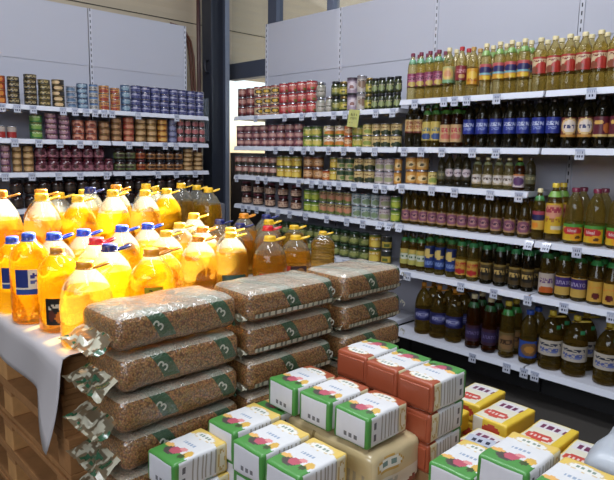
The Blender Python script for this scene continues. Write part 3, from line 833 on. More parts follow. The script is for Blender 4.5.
# look: spoken name, liquid, cap, label span, paint, neck sticker colour
BL = {
    'burgundy': ('oil bottle with burgundy cap and pink label', OIL_PALE, 'burg', (.28, .56), design('8a3a58', ('e', .5, .6, .34, .24, 'b9708c'), ('t', .6, .12, .2, .8, '50203c'), ('e', .5, .2, .3, .18, 'c9b45c')), '6fae8a'),
    'roundyellow': ('oil bottle with yellow round label', OIL_PALE, 'cream', (.30, .62), design('b9bd7c', ('e', .5, .55, .36, .36, 'e0c070'), ('e', .5, .55, .2, .2, 'd89a6c'), ('b', 0, .2, '7fae7c')), None),
    'redcap': ('red capped oil bottle with maroon label', OIL_PALE, 'red', (.34, .62), design('8a2c34', ('t', .6, .12, .2, .8, 'd09aa0'), ('e', .5, .25, .2, .14, 'c9a45c')), None),
    'yellowlabel': ('oil bottle with bright yellow label', OIL_PALE, 'tan', (.24, .56), design('d8a02c', ('e', .5, .55, .3, .28, 'e8c450'), ('t', .3, .1, .2, .8, 'a8501c')), None),
    'sunset': ('green tinged oil bottle with blue and yellow label', OIL_PALE, 'cream', (.30, .60), design('cf9a3c', ('b', .78, 1, 'c05a5c'), ('e', .5, .62, .46, .2, '2c2c62'), ('b', .3, .46, '7fb4c0'), ('e', .6, .14, .2, .14, 'e8c83c')), '7fb05c'),
    'redcream': ('oil bottle with red and cream label', OIL_PALE, 'cream', (.34, .64), design('d8c49c', ('b', .86, 1, 'b03c34'), ('t', .74, .07, .2, .8, '7a2420'), ('e', .68, .3, .34, .38, 'b8362c'), ('e', .3, .2, .22, .22, '8a4a34')), None),
    'creamdark': ('dark bottle with cream label', OIL_DARK, 'dark', (.34, .66), design('c9ac74', ('t', .75, .12, .2, .8, '8a4a2c'), ('t', .45, .12, .2, .8, 'a05a34'), ('b', 0, .12, '6a2a24')), None),
    'yellowblue': ('oil bottle with yellow and blue label', OIL_GOLD, 'green', (.16, .60), design('c9b45c', ('e', .5, .22, .36, .16, '34508a'), ('t', .6, .1, .2, .8, '50708a')), '4f9a4c'),
    'pinkdark': ('brown oil bottle with pink label', OIL_AMBER, 'green', (.12, .52), design('c9a878', ('t', .68, .12, .2, .8, 'b03c44'), ('e', .5, .32, .3, .16, 'c06a5c')), '5a9a3c'),
    'bluelabel': ('clear bottle with royal blue label', OIL_DARK, 'dark', (.30, .62), design('20308a', ('t', .62, .13, .2, .8, 'b8c4e0'), ('t', .35, .07, .3, .7, '8a9ad0')), None),
    'whiteround': ('bottle with white round badge on red label', OIL_DARK, 'dark', (.22, .60), design('6a2c20', ('e', .5, .55, .42, .42, 'd8bc7c'), ('e', .5, .55, .32, .32, 'e0d8cc'), ('t', .55, .09, .24, .76, '343a6a'), ('b', 0, .1, 'c08a3c')), None),
    'maroongold': ('bottle with maroon and gold label', OIL_DARK, 'dark', (.22, .60), design('5c1c2c', ('e', .4, .72, .2, .12, 'd8b05c'), ('e', .8, .45, .2, .26, 'c8743c'), ('b', 0, .1, 'c9b06c')), None),
    'darkplain': ('dark green small bottle', OIL_DARK, 'dark', (.22, .5), design('55553c', ('t', .6, .15, .2, .8, '9a9670')), None),
    'darkwhite': ('dark bottle with small white badge', OIL_DARK, 'dark', (.22, .56), design('3a3426', ('e', .5, .6, .34, .36, 'c9c0c4'), ('t', .6, .1, .24, .76, '5a3a5a')), None),
    'clearwhite': ('pale oil bottle with white badge', OIL_PALE, 'cream', (.14, .46), design('b5a888', ('e', .5, .55, .38, .4, 'd8d4cc'), ('t', .55, .12, .2, .8, '5a4a44')), '9aa884'),
    'amberbottle': ('amber oil bottle with violet label', OIL_AMBER, 'yellow', (.10, .50), design('c9b8b8', ('e', .5, .45, .34, .34, '5c3c6a'), ('b', .86, 1, 'c07a3c')), '5a9a4c'),
    'purpleround': ('oil bottle with purple round label', OIL_GOLD, 'dark', (.10, .44), design('b08c5c', ('e', .5, .52, .42, .42, '85506a'), ('e', .5, .52, .22, .22, 'b88a86'), ('t', .52, .1, .2, .8, '4a2444')), None),
    'blueyellow': ('oil bottle with dark blue and yellow label', OIL_GOLD, 'cream', (.20, .56), design('d8b04c', ('e', .5, .68, .5, .2, '2c2c5c'), ('b', .84, 1, 'b04a5c'), ('e', .35, .24, .2, .16, 'e8902c')), '4f9a5c'),
    'bigyellow': ('large yellow capped bottle with long yellow label', OIL_GOLD, 'yellow', (.14, .66), design('d8b22c', ('e', .5, .74, .4, .22, 'd89a7c'), ('t', .76, .1, .15, .85, 'a83a4c'), ('r', .45, .95, .14, .28, 'd8d0b0'), ('t', .45, .06, .2, .8, 'a8702c')), '7fb04c'),
    'sunflower': ('burgundy capped bottle with red oval on yellow sunflower label', OIL_PALE, 'burg', (.06, .36), design('d8b42c', ('b', .84, 1, '4f9a3c'), ('e', .42, .6, .36, .24, 'c03034'), ('e', .62, .2, .24, .24, 'e0a01c'), ('e', .62, .2, .1, .1, '5a3a1c'), ('r', .86, 1, 0, .8, '4f8a3c')), None),
    'limewhite': ('green bottle with white and lime label', OIL_GOLD, 'dark', (.14, .56), design('b4b25c', ('e', .5, .5, .46, .2, 'd0d8c8'), ('t', .5, .09, .15, .85, '3f6a4c'), ('e', .5, .86, .3, .14, 'd0b85c')), '4fa05c'),
    'navyyellow': ('white capped bottle with navy and yellow label', OIL_PALE, 'white', (.14, .66), design('243a7c', ('e', .4, .66, .4, .2, 'd8c070'), ('r', .5, 1, .6, .95, '202c5c'), ('t', .2, .1, .15, .85, '7a94c8')), '4fa05c'),
    'redyellow': ('red capped bottle with yellow and red label', OIL_PALE, 'red', (.10, .46), design('c89a40', ('t', .7, .14, .1, .9, 'a8242c'), ('e', .45, .25, .34, .16, 'b02c2c'), ('b', .9, 1, 'b8a04c')), '4fb06c'),
    'blackgold': ('dark bottle with black and gold label', OIL_DARK, 'dark', (.10, .48), design('4a3c20', ('e', .5, .5, .36, .26, '1e1a14'), ('t', .55, .14, .2, .8, 'c0a460'), ('b', .9, 1, '8a7438')), '4fb06c'),
    'whiteorange': ('wide bottle with white label and orange base', OIL_GOLD, 'dark', (.06, .46), design('c8bcae', ('e', .5, .12, .34, .22, 'b85a20'), ('t', .6, .12, .2, .8, '6a4a7c')), '3f8a4c'),
    'violet': ('cream capped bottle with violet name band', OIL_GOLD, 'cream', (.08, .46), design('c0a04c', ('b', .42, .92, '3f2c72')), '2f7a3c'),
    'talltan': ('tall necked bottle with tan label and red seal', OIL_GOLD, 'cream', (.06, .46), design('c9a244', ('e', .5, .3, .16, .16, '5c1c1c'), ('t', .7, .08, .2, .8, 'd88a3c')), '3f9a4c'),
    'navyjug': ('large bottle with dark navy label', OIL_GOLD, 'orange', (.28, .50), design('26285c', ('e', .5, .5, .3, .3, '5a5f9a'), ('t', .5, .1, .25, .75, 'a8aed0')), None),
    'darkviolet': ('dark oil bottle with violet name band', OIL_AMBER, 'cream', (.14, .44), design('3a2030', ('b', .2, .8, '352a50')), '2f6a3c'),
    'greenyellowcap': ('yellow capped bottle with brown round label', OIL_GOLD, 'yellow', (.12, .46), design('6a5a34', ('e', .5, .5, .4, .4, '8a6a44'), ('t', .5, .1, .2, .8, '3c2a1c')), '3f9a4c'),
    'bluecap': ('blue capped bottle with blue label and sunflower', OIL_GOLD, 'blue', (.12, .44), design('2c4c98', ('e', .62, .5, .34, .4, '7a5a3c'), ('e', .62, .5, .18, .22, 'b8843c')), None),
    'whitejug': ('big yellow handled oil jug with white label', OIL_GOLD, 'yellow', (.26, .52), design('bdb7a8', ('t', .72, .11, .2, .8, '202840'), ('t', .42, .09, .2, .8, '4a5a9a'), ('t', .24, .05, .25, .75, '6a7ab0')), '3fa06c'),
}
LETTER = {'violet': ('ЗЛАТО', .030, .64, 'd0c8e0'), 'darkviolet': ('ЗЛАТО', .030, .5, '8a80b0'), 'sunflower': ('Ideal', .028, .60, 'f0e4e0')}


def make_bottle(d, h, r):
    name, liquid, cap, span, paint, neck = BL[d]
    jug = d in ('whitejug', 'navyjug')
    big = r > .048
    root = empty('oil_bottle' if not jug else 'oil_jug_bottle', (0, 0, 0))
    s0, s1 = span
    if jug:
        prof = [(0, .0), (.80, 0), (.97, .015), (1, .04), (.98, .09), (.93, .11), (.98, .13), (.98, .17), (.93, .19), (.98, .21), (1.0, .25), (1.0, .55), (.97, .60), (.90, .67), (.74, .75), (.52, .82), (.30, .87), (.25, .89), (.25, .93)]
        cr = .30
    elif d == 'talltan':
        prof = [(0, 0), (.85, 0), (1, .02), (1, .47), (.95, .52), (.78, .62), (.55, .75), (.42, .86), (.38, .94)]
        cr = .44
    elif d in ('sunflower', 'bigyellow'):
        prof = [(0, 0), (.85, 0), (1, .02), (1, .38), (.94, .41), (.99, .44), (.93, .48), (.98, .52), (.95, .60), (.90, .68), (.74, .78), (.48, .86), (.36, .89), (.36, .94)]
        cr = .44
    else:
        prof = [(0, 0), (.85, 0), (1, .02), (1, s0 * .5), (.94, s0 * .62), (1, s0 * .8), (1, s1 + .015), (.92, s1 + .045), (.98, s1 + .08), (.93, s1 + .12), (.84, .77), (.60, .84), (.40, .89), (.36, .90), (.36, .95)]
        cr = .44
    lathe('bottle_body', [(a * r, b * h, 0) for a, b in prof], 24, [liquid], root)
    keys = []
    at = ringed(paint, keys)
    nv = 16
    lr = [(r * 1.015, h * (s0 + (s1 - s0) * j / nv), at((j + .5) / nv)) for j in range(nv)] + [(r * 1.015, h * s1, 0)]
    for k in range(52):
        for j in range(nv):
            lr[j][2]((k + .5) / 52)
    lb = lathe('label', lr, 52, [ink(k) for k in keys], root)
    if d in LETTER:
        t, fs, vv, colr = LETTER[d]
        text_mesh('lettering', t, fs, ink(colr), lb, bend=r * 1.02).location = (0, 0, h * (s0 + (s1 - s0) * vv))
        if d == 'sunflower':
            for ob in lb.children:
                ob.rotation_euler = (0, 0, -.25)
    capm = mat('cap_' + cap, CAPC[cap], .35, coat=.2, vary=.05)
    lathe('cap', [(cr * r, h * .925, 0), (cr * r, h * .985, 0), (cr * r * .9, h, 0), (0, h, 0)], 18, [capm], root)
    if neck and not jug:
        lathe('neck_sticker', [(r * .86, h * .765, 0), (r * .62, h * .838, 0), (r * .52, h * .862, 0)], 16, [ink(neck)], root)
    if jug:
        bent_patch('neck_sticker', r * .80, h * .70, h * .78, .5, 1.1, lambda u, v: neck or '8a7440', root, 4, 4)
        pts = []
        for k in range(20):
            a = 2 * PI * k / 20
            pts.append((r * (.72 * math.cos(a)) + r * .35, r * .16 * math.sin(a), h * .905 + r * .10 * math.cos(a)))
        sweep('carry_handle', pts, r * .055, capm, root, 6, closed=True)
    return root


row_count = {}
tall = {}
protos = {}
for s, d, x, y, h, r in BOTTLES:
    key = (d, h, r)
    o = copy_tree(protos[key]) if key in protos else make_bottle(d, h, r)
    protos.setdefault(key, o)
    o.location = (x, y + random.uniform(0, .004), SZ[s] + .001)
    o.rotation_euler = (0, 0, math.atan2(-x, y) + random.uniform(-.25, .15))
    k = row_count.get((s, d), 0)
    row_count[(s, d)] = k + 1
    n = sum(1 for b in BOTTLES if b[0] == s and b[1] == d)
    lab = '%s, %s from left in front row' % (BL[d][0], ORD[k]) if n > 1 else '%s, only one in front row' % BL[d][0]
    o['label'] = lab
    tag(o, lab, 'bottle', '%ss on the %s' % (BL[d][0], SHELF[s].replace("'s", '')))
# second row on the top shelf and behind the sunflower oil
n2 = {}
for s, d, x, y, h, r in BOTTLES:
    if s in ('b1', 'b2', 'b4', 'b5', 'b6') and d not in ('blueyellow',):
        o = copy_tree(protos[(d, h, r)])
        o.location = (x, y + 2 * r + .010, SZ[s] + .001)
        o.rotation_euler = (0, 0, math.atan2(-x, y) + random.uniform(-.3, .3))
        k = n2.get((s, d), 0)
        n2[(s, d)] = k + 1
        tag(o, '%s, %s from left in second row' % (BL[d][0], ORD[k]), 'bottle', '%ss standing behind on the %s' % (BL[d][0], SHELF[s].replace("'s", '')))

# ------------------------------------------------------------------ price tags on the shelf edges
def tag_paint(i):
    def f(u, v):
        c = 'b4b8c6'
        if v > .82:
            c = '9aa0b4'
        if .58 < v < .76 and math.sin(u * 60 + i) > -.2 and .12 < u < .88:
            c = '6a7084'
        if .18 < v < .44 and math.sin(u * 23 + i * 2) > -.1 and .2 < u < .85:
            c = '2c3044'
        return c
    return f


tagmesh = []
for i in range(4):
    keys, V, F, M = [], [], [], []
    nu, nv = 14, 14
    W2, H2 = .027, .061
    p = tag_paint(i)
    for j in range(nv + 1):
        for k in range(nu + 1):
            V.append((-W2 + 2 * W2 * k / nu, -.006 * math.sin(j / nv * 1.5), -H2 + H2 * j / nv))
    for j in range(nv):
        for k in range(nu):
            q = j * (nu + 1) + k
            F.append((q, q + 1, q + nu + 2, q + nu + 1))
            c = p((k + .5) / nu, (j + .5) / nv)
            if c not in keys:
                keys.append(c)
            M.append(keys.index(c))
    b = len(V)
    # thickness: a back sheet joined round the edge
    o = mesh_obj('price_tag', V, F, [mat('tag_' + k, k, .25, coat=.4, vary=.02) for k in keys], M)
    md = o.modifiers.new('thickness', 'SOLIDIFY')
    md.thickness = .0015
    md.offset = -1
    tagmesh.append(o)
used = 0
for s, xs in PRICE_TAGS.items():
    for k, x in enumerate(xs):
        src = tagmesh[used % 4]
        o = src if used < 4 else src.copy()
        if used >= 4:
            COL.objects.link(o)
        used += 1
        z = SZ[s] - .006
        tilt = random.uniform(-.06, .06)
        if s[0] == 'l':
            o.location = (XL + .018, x, z)
            o.rotation_euler = (math.radians(-8), tilt * .3, PI / 2)
        else:
            o.location = (x, YB - .018, z)
            o.rotation_euler = (math.radians(-8), tilt * .3, 0)
        if s == 'c4' and k >= len(xs) - 3 or s == 'b4' and k < 2:
            o.location.y = YB - .0055
            o.rotation_euler.x = math.radians(-38)
        tag(o, 'white price tag, %s from left on edge of %s, %s' % (ORD[k], SHELF[s], 'oil end' if s[0] == 'b' else 'can end' if s[0] == 'c' else 'tin rack'), 'price tag', 'price tags on the shelf edges')
# greenish yellow paper sign hanging below the top shelf
keys, V, F, M = [], [], [], []
sp = design('c6cc7e', ('t', .72, .05, .15, .85, '8a8c50'), ('t', .5, .08, .2, .8, '9aa060'), ('t', .25, .05, .15, .6, '8a8c50'))
for j in range(15):
    for k in range(13):
        V.append((-.055 + .11 * k / 12, .004 * math.sin(k * .6) - .012 * (1 - j / 14), -.135 + .135 * j / 14))
for j in range(14):
    for k in range(12):
        q = j * 13 + k
        F.append((q, q + 1, q + 14, q + 13))
        c = sp((k + .5) / 12, (j + .5) / 14)
        if c not in keys:
            keys.append(c)
        M.append(keys.index(c))
o = mesh_obj('paper_sign', V, F, [ink(k) for k in keys], M)
md = o.modifiers.new('thickness', 'SOLIDIFY')
md.thickness = .001
o.location = (-3.105, YB - .024, 1.936)
o.rotation_euler = (0, math.radians(6), 0)
tag(o, 'pale yellow green paper sign hanging from the top shelf of cans', 'sign')

# ------------------------------------------------------------------ wooden pallets
WOOD = mat('pallet_wood', '9a6c40', .75, vary=.3, scale=22, bump=.25)
WOOD2 = mat('pallet_wood_pale', 'bd8c56', .75, vary=.28, scale=18, bump=.25)


def make_pallet(lx, ly, h=.139):
    r = empty('wooden_pallet', (0, 0, 0))
    t = .019
    n = 6 if ly < 1 else 8
    for k in range(n):
        y0 = k * ly / n
        box('deck_board', 0, lx, y0 + .004, y0 + ly / n - .022, h - t, h, WOOD2 if k % 3 else WOOD, r, .002)
    for k in range(3):
        x0 = (0, lx / 2 - .05, lx - .10)[k]
        box('stringer_board', x0, x0 + .10, .004, ly - .022, h - 2 * t, h - t - .0005, WOOD, r, .002)
        for yy in (.006, ly / 2 - .06, ly - .145):
            box('block', x0 + .002, x0 + .098, yy, yy + .115, t + .0005, h - 2 * t - .0005, WOOD2 if (k + int(yy * 10)) % 2 else WOOD, r, .003)
    for yy in (.006, ly / 2 - .06, ly - .145):
        box('bottom_board', 0, lx, yy, yy + .10, 0.001, t, WOOD, r, .002)
    return r


LEVEL = ['lowest', 'second', 'third', 'fourth', 'fifth', 'sixth', 'topmost']
pal = make_pallet(1.2, .80)
first = True
for k in range(7):
    for y0, nm in ((.635, 'under the front edge of the white sheet'), (1.50, 'behind, under the far jugs')):
        o = pal if first else copy_tree(pal)
        first = False
        o.location = (-2.945 + random.uniform(-.02, .02) - (0.0 if y0 < 1 else .2), y0 + random.uniform(0, .015), .0005 + k * .1395)
        tag(o, 'worn wooden pallet, %s of the seven stacked %s' % (LEVEL[k], nm), 'pallet', 'pallets under the oil jugs')
for k in range(3):
    for x0, y0, nm in ((-1.705, .66, 'pasta bags'), (-1.705, 1.50, 'far pasta bags and yellow packs')):
        o = copy_tree(pal)
        o.location = (x0, y0, .0005 + k * .1395)
        tag(o, 'wooden pallet, %s of the three stacked under the %s' % (('lowest', 'middle', 'upper')[k], nm), 'pallet', 'pallets under the packs')
PT = .4195

# ------------------------------------------------------------------ white sheet over the pallets
SHEET = mat('white_paper_sheet', 'b8b3b5', .6, vary=.03, scale=6)


def sheet_mesh():
    V, F = [], []
    xs = [-3.17 + 1.475 * i / 58 for i in range(59)]
    def row(fn):
        b = len(V)
        for x in xs:
            V.append(fn(x))
        return b
    rows = []
    for y in (2.32, 2.0, 1.7, 1.4, 1.1, .9, .75, .66):
        rows.append(row(lambda x, y=y: (min(x, -1.716), y, .9785)))
    rows.append(row(lambda x: (x, .628, .977)))
    for k in range(1, 9):
        def drop(x, k=k):
            tip = min(1.0, max(0.0, (x + 1.93) / .22))
            length = .150 + .010 * math.sin(x * 9) + .17 * tip ** 1.15
            f = k / 8
            bulge = .012 * math.sin(x * 14 + f) * f + .03 * tip * f * f
            return (x - .07 * tip * f * f, .620 - bulge * .8, .973 - length * f)
        rows.append(row(drop))
    n = len(xs)
    for a, b in zip(rows[:-1], rows[1:]):
        for i in range(n - 1):
            F.append((a + i, b + i, b + i + 1, a + i + 1))
    return V, F


V, F = sheet_mesh()
o = mesh_obj('cover_sheet', V, F, [SHEET], None, None, smooth=True)
md = o.modifiers.new('thickness', 'SOLIDIFY')
md.thickness = .0015
tag(o, 'white paper sheet spread over the pallets under the oil jugs, corner hanging down', 'sheet')
CARD = mat('brown_cardboard', '9a7650', .8, vary=.1, scale=12)
for x0, x1, y0, y1, lab in ((-3.15, -2.425, .64, 1.115, 'low cardboard tray raising the rear oil jugs at the near end'), (-3.15, -2.605, 1.12, 2.29, 'low cardboard tray raising the rear oil jugs at the far end')):
    tag(box('cardboard_tray', x0, x1, y0, y1, .9795, 1.058, CARD, None, .004), lab, 'tray')

# ------------------------------------------------------------------ big jugs of sunflower oil
JUG_OIL = clear_mat('jug_oil_yellow', 'fbdc80', 'f6c026', .46, .32, .17, ior=1.28, wave=.6)
JUG_AMBER = clear_mat('jug_oil_amber', 'fadc98', 'f2bc44', .46, .34, .15, ior=1.28, wave=.6)
LAB = {
    'bluewhite': (design('f0ead0', ('r', 0, .42, .3, 1, '22347c'), ('t', .75, .1, .5, .95, '2c3c8a'), ('t', .5, .08, .5, .95, '5a6aa8'), ('b', 0, .18, '2c50a0')), .34, .62, -.75, .75),
    'blackfruit': (design('191512', ('r', .04, .96, .04, .96, 'd8c48a'), ('r', .1, .9, .1, .9, '1c1814'), ('t', .7, .12, .15, .85, 'd0c8b0'), ('e', .68, .28, .22, .2, 'd87a1c'), ('e', .3, .35, .18, .2, '5a2a1c')), .10, .42, -.62, .35),
    'yellownote': (design('b8a81e'), .40, .56, -.42, .36),
    'white': (design('e4e0d0', ('e', .5, .5, .42, .32, 'd8cc98'), ('t', .5, .1, .2, .8, '9a9a6a')), .12, .28, -.7, .6),
    'teal': (design('24504c', ('t', .6, .14, .2, .8, '6a9a8c')), .04, .30, -.5, .95),
    'darkred': (design('3a1c1a', ('r', 0, .3, 0, 1, 'b8402a'), ('e', .7, .55, .2, .3, '9a6a34'), ('t', .5, .1, .4, .9, 'b09070')), .06, .36, -.7, .8),
}
JCAP = {'yellow': 'e0b428', 'orange': 'd0861e', 'blue': '2444b4', 'navy': '222a66', 'red': 'cc2430'}


def make_jug(kind, h, R, cap, label, amber):
    root = empty('oil_jug', (0, 0, 0))
    m = [JUG_AMBER if amber else JUG_OIL, PET]
    sq = 0.0
    if kind == 'dome':
        p = [(0, 0, 0), (.88, 0, 0), (.98, .02, 0), (1, .06, 0), (1, .12, 0), (.97, .14, 0), (1, .16, 0), (1, .27, 0), (.965, .295, 0), (1, .32, 0), (1, .44, 0), (.985, .52, 0), (.95, .60, 0), (.88, .68, 1), (.77, .75, 1), (.62, .81, 1), (.46, .865, 1), (.33, .905, 1), (.29, .92, 1), (.29, .96, 1)]
    elif kind == 'ribbed':
        p = [(0, 0, 0), (.88, 0, 0), (1, .04, 0)]
        for k in range(4):
            z = .10 + k * .10
            p += [(1, z, 0), (.96, z + .03, 0), (1, z + .06, 0)]
        p += [(1, .56, 0), (.93, .60, 0), (.97, .63, 0), (.88, .70, 0), (.74, .76, 0), (.56, .82, 1), (.38, .88, 1), (.29, .915, 1), (.29, .96, 1)]
    elif kind == 'bottle':
        p = [(0, 0, 0), (.88, 0, 0), (1, .03, 0), (1, .30, 0), (.96, .33, 0), (1, .36, 0), (1, .66, 0), (.95, .70, 0), (.99, .73, 0), (.90, .79, 0), (.70, .85, 0), (.44, .90, 1), (.34, .92, 1), (.34, .96, 1)]
    else:
        sq = 4.0
        p = [(0, 0, 0), (.9, 0, 0), (1, .04, 0)]
        for k in range(6):
            z = .08 + k * .09
            p += [(1, z, 0), (.96, z + .03, 0), (1, z + .06, 0)]
        p += [(1, .66, 0), (.92, .72, 0), (.72, .80, 1), (.46, .87, 1), (.34, .90, 1), (.34, .95, 1)]
    body = lathe('jug_body', [(a * R, b * h, k) for a, b, k in p], 36, m, root, square=sq)
    capm = mat('jug_cap_' + cap, JCAP[cap], .35, coat=.25, vary=.05)
    cr = .34 * R
    nz = [(cr, h * .925, 0), (cr * 1.0, h * .965, 0), (cr * .97, h * .99, 0), (cr * .86, h, 0), (0, h, 0)]
    lathe('cap', nz, 22, [capm], root)
    lathe('neck_ring', [(cr * .92, h * .905, 0), (cr * 1.12, h * .908, 0), (cr * 1.12, h * .922, 0), (cr * .92, h * .924, 0)], 22, [capm], root)
    if kind != 'bottle':
        pts = []
        for k in range(26):
            a = 2 * PI * k / 26
            pts.append((cr * 1.0 + R * .24 + R * .28 * math.cos(a), R * .19 * math.sin(a), h * .917 + R * .09 * (1 + math.cos(a))))
        sweep('carry_handle', pts, R * .055, capm, root, 8, closed=True)
    if label:
        paint, z0, z1, a0, a1 = LAB[label]
        lb = bent_patch('label', R * 1.012, h * z0, h * z1, a0, a1, paint, root)
        if label == 'yellownote':
            t = text_mesh('lettering', '3л', .034, ink('2a2418'), lb, bend=R * 1.02)
            t.location = (0, 0, h * .48)
            t.rotation_euler = (0, 0, -.03)
    return root


order = sorted(range(len(JUGS)), key=lambda i: -math.atan2(-JUGS[i][1], JUGS[i][2]))
jc = {}
for i in order:
    tier, x, y, h, R, kind, cap, label = JUGS[i]
    amber = (tier == 'rear' and i % 3 == 1) or (tier == 'front' and y > 1.45) or (cap == 'orange' and label is None)
    o = make_jug(kind, h, R, cap, label, amber)
    o.location = (x, y, 1.0595 if tier == 'rear' else .9805)
    o.rotation_euler = (0, 0, math.atan2(-x, y) + (random.uniform(-.25, .45) if not label else random.uniform(-.1, .1)))
    k = jc.get((tier, cap), 0)
    jc[(tier, cap)] = k + 1
    what = 'dark-labelled ' if label in ('blackfruit', 'darkred', 'teal') else 'blue-labelled ' if label == 'bluewhite' else ''
    tag(o, '%s-capped %sjug of golden oil, %s %s cap from left in %s' % (cap, what, ORD[k] if k < 20 else 'last', cap, 'raised rear rows' if tier == 'rear' else 'lower front rows'), 'jug', 'oil jugs on the white sheet')

# grey carton behind the jugs
o = empty('grey_carton', (-4.20, 2.78, 0), -.35)
tag(o, 'grey carton with sloping lid standing behind the farthest oil jugs', 'carton')
box('carton_body', -.22, .16, -.16, .16, .001, 1.16, mat('grey_card', '56565c', .7, vary=.05), o, .004)
fl = box('carton_flap', -.22, .16, -.002, .002, -.16, .0, mat('grey_card', '56565c'), o)
fl.location = (0, -.162, 1.16)
fl.rotation_euler = (math.radians(-55), 0, 0)

# ------------------------------------------------------------------ bags of pasta
def pasta_material(key, y_bands, slope=.42):
    m = D.materials.new(key)
    m.use_nodes = True
    nt = m.node_tree
    N, L = nt.nodes.new, nt.links.new
    p = nt.nodes['Principled BSDF']
    tc = N('ShaderNodeTexCoord')
    sep = N('ShaderNodeSeparateXYZ')
    L(tc.outputs['Object'], sep.inputs[0])
    vo = N('ShaderNodeTexVoronoi')
    vo.inputs['Scale'].default_value = 170
    L(tc.outputs['Object'], vo.inputs['Vector'])
    rp = N('ShaderNodeValToRGB')
    e = rp.color_ramp.elements
    e[0].position, e[0].color = .05, lin('b48850')
    e[1].position, e[1].color = .8, lin('5c3c20')
    mid = e.new(.4)
    mid.color = lin('96693a')
    L(vo.outputs['Distance'], rp.inputs[0])
    hv = N('ShaderNodeMix')
    hv.data_type = 'RGBA'
    hv.blend_type = 'MULTIPLY'
    hv.inputs['Factor'].default_value = .25
    L(rp.outputs[0], hv.inputs['A'])
    L(vo.outputs['Color'], hv.inputs['B'])

    def math_node(op, a, b=None):
        n = N('ShaderNodeMath')
        n.operation = op
        for i, v in enumerate((a, b)):
            if v is None:
                continue
            if isinstance(v, (int, float)):
                n.inputs[i].default_value = v
            else:
                L(v, n.inputs[i])
        return n.outputs[0]
    # green printed bands running across the top and down the side
    zc = math_node('MULTIPLY', sep.outputs['Z'], .55)
    xc = math_node('MULTIPLY', sep.outputs['X'], -slope)
    t = math_node('ADD', math_node('ADD', sep.outputs['Y'], zc), xc)
    col = hv.outputs['Result']
    for yb in y_bands:
        d = math_node('ABSOLUTE', math_node('SUBTRACT', t, yb))
        inside = math_node('LESS_THAN', d, .026)
        low = math_node('GREATER_THAN', sep.outputs['Z'], -.030)
        msk = math_node('MULTIPLY', inside, low)
        g = N('ShaderNodeMix')
        g.data_type = 'RGBA'
        L(math_node('MULTIPLY', msk, .92), g.inputs['Factor'])
        L(col, g.inputs['A'])
        g.inputs['B'].default_value = lin('1c4a30')
        col = g.outputs['Result']
    # lines of green print and painted pale sheen on the top face
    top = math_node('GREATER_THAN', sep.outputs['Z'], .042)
    ln = math_node('GREATER_THAN', math_node('SINE', math_node('MULTIPLY', math_node('ADD', sep.outputs['Y'], math_node('MULTIPLY', sep.outputs['X'], -.5)), 330)), .35)
    nz = N('ShaderNodeTexNoise')
    nz.inputs['Scale'].default_value = 16
    L(tc.outputs['Object'], nz.inputs['Vector'])
    patch = math_node('GREATER_THAN', nz.outputs['Fac'], .5)
    pr = N('ShaderNodeMix')
    pr.data_type = 'RGBA'
    L(math_node('MULTIPLY', math_node('MULTIPLY', top, ln), math_node('MULTIPLY', patch, .6)), pr.inputs['Factor'])
    L(col, pr.inputs['A'])
    pr.inputs['B'].default_value = lin('3f6a58')
    # whitish mix on the top face: sky sheen on the film, painted into the colour
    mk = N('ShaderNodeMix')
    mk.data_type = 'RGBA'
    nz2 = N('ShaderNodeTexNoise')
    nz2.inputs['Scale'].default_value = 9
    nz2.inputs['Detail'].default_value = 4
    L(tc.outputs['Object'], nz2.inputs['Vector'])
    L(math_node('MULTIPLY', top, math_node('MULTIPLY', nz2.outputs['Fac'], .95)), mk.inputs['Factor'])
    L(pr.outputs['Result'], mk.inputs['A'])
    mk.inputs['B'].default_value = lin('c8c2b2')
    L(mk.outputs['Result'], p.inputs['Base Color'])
    p.inputs['Roughness'].default_value = .5
    b = N('ShaderNodeBump')
    b.inputs['Strength'].default_value = .55
    b.inputs['Distance'].default_value = .006
    L(vo.outputs['Distance'], b.inputs['Height'])
    b.invert = True
    L(b.outputs['Normal'], p.inputs['Normal'])
    # clear film: glossy coat with its own wrinkles
    wr = N('ShaderNodeTexNoise')
    wr.inputs['Scale'].default_value = 26
    wr.inputs['Detail'].default_value = 4
    wr.inputs['Distortion'].default_value = 1.2
    L(tc.outputs['Object'], wr.inputs['Vector'])
    b2 = N('ShaderNodeBump')
    b2.inputs['Strength'].default_value = .75
    b2.inputs['Distance'].default_value = .012
    L(wr.outputs['Fac'], b2.inputs['Height'])
    p.inputs['Coat Weight'].default_value = 1.0
    p.inputs['Coat Roughness'].default_value = .14
    p.inputs['Coat IOR'].default_value = 1.75
    L(b2.outputs['Normal'], p.inputs['Coat Normal'])
    return m


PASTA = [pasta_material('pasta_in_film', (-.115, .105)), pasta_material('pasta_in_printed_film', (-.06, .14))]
FILM = clear_mat('film_clear', 'e6e4da', 'b9b096', .1, .4, .5, ior=1.05)
FILMW = mat('film_white_print', 'b4b09c', .25, coat=.6, vary=.15)
FILMG = mat('film_green_print', '2f5a40', .25, coat=.6, vary=.2)
FILMB = mat('film_pasta_shade', '7d6040', .3, coat=.6, vary=.25)


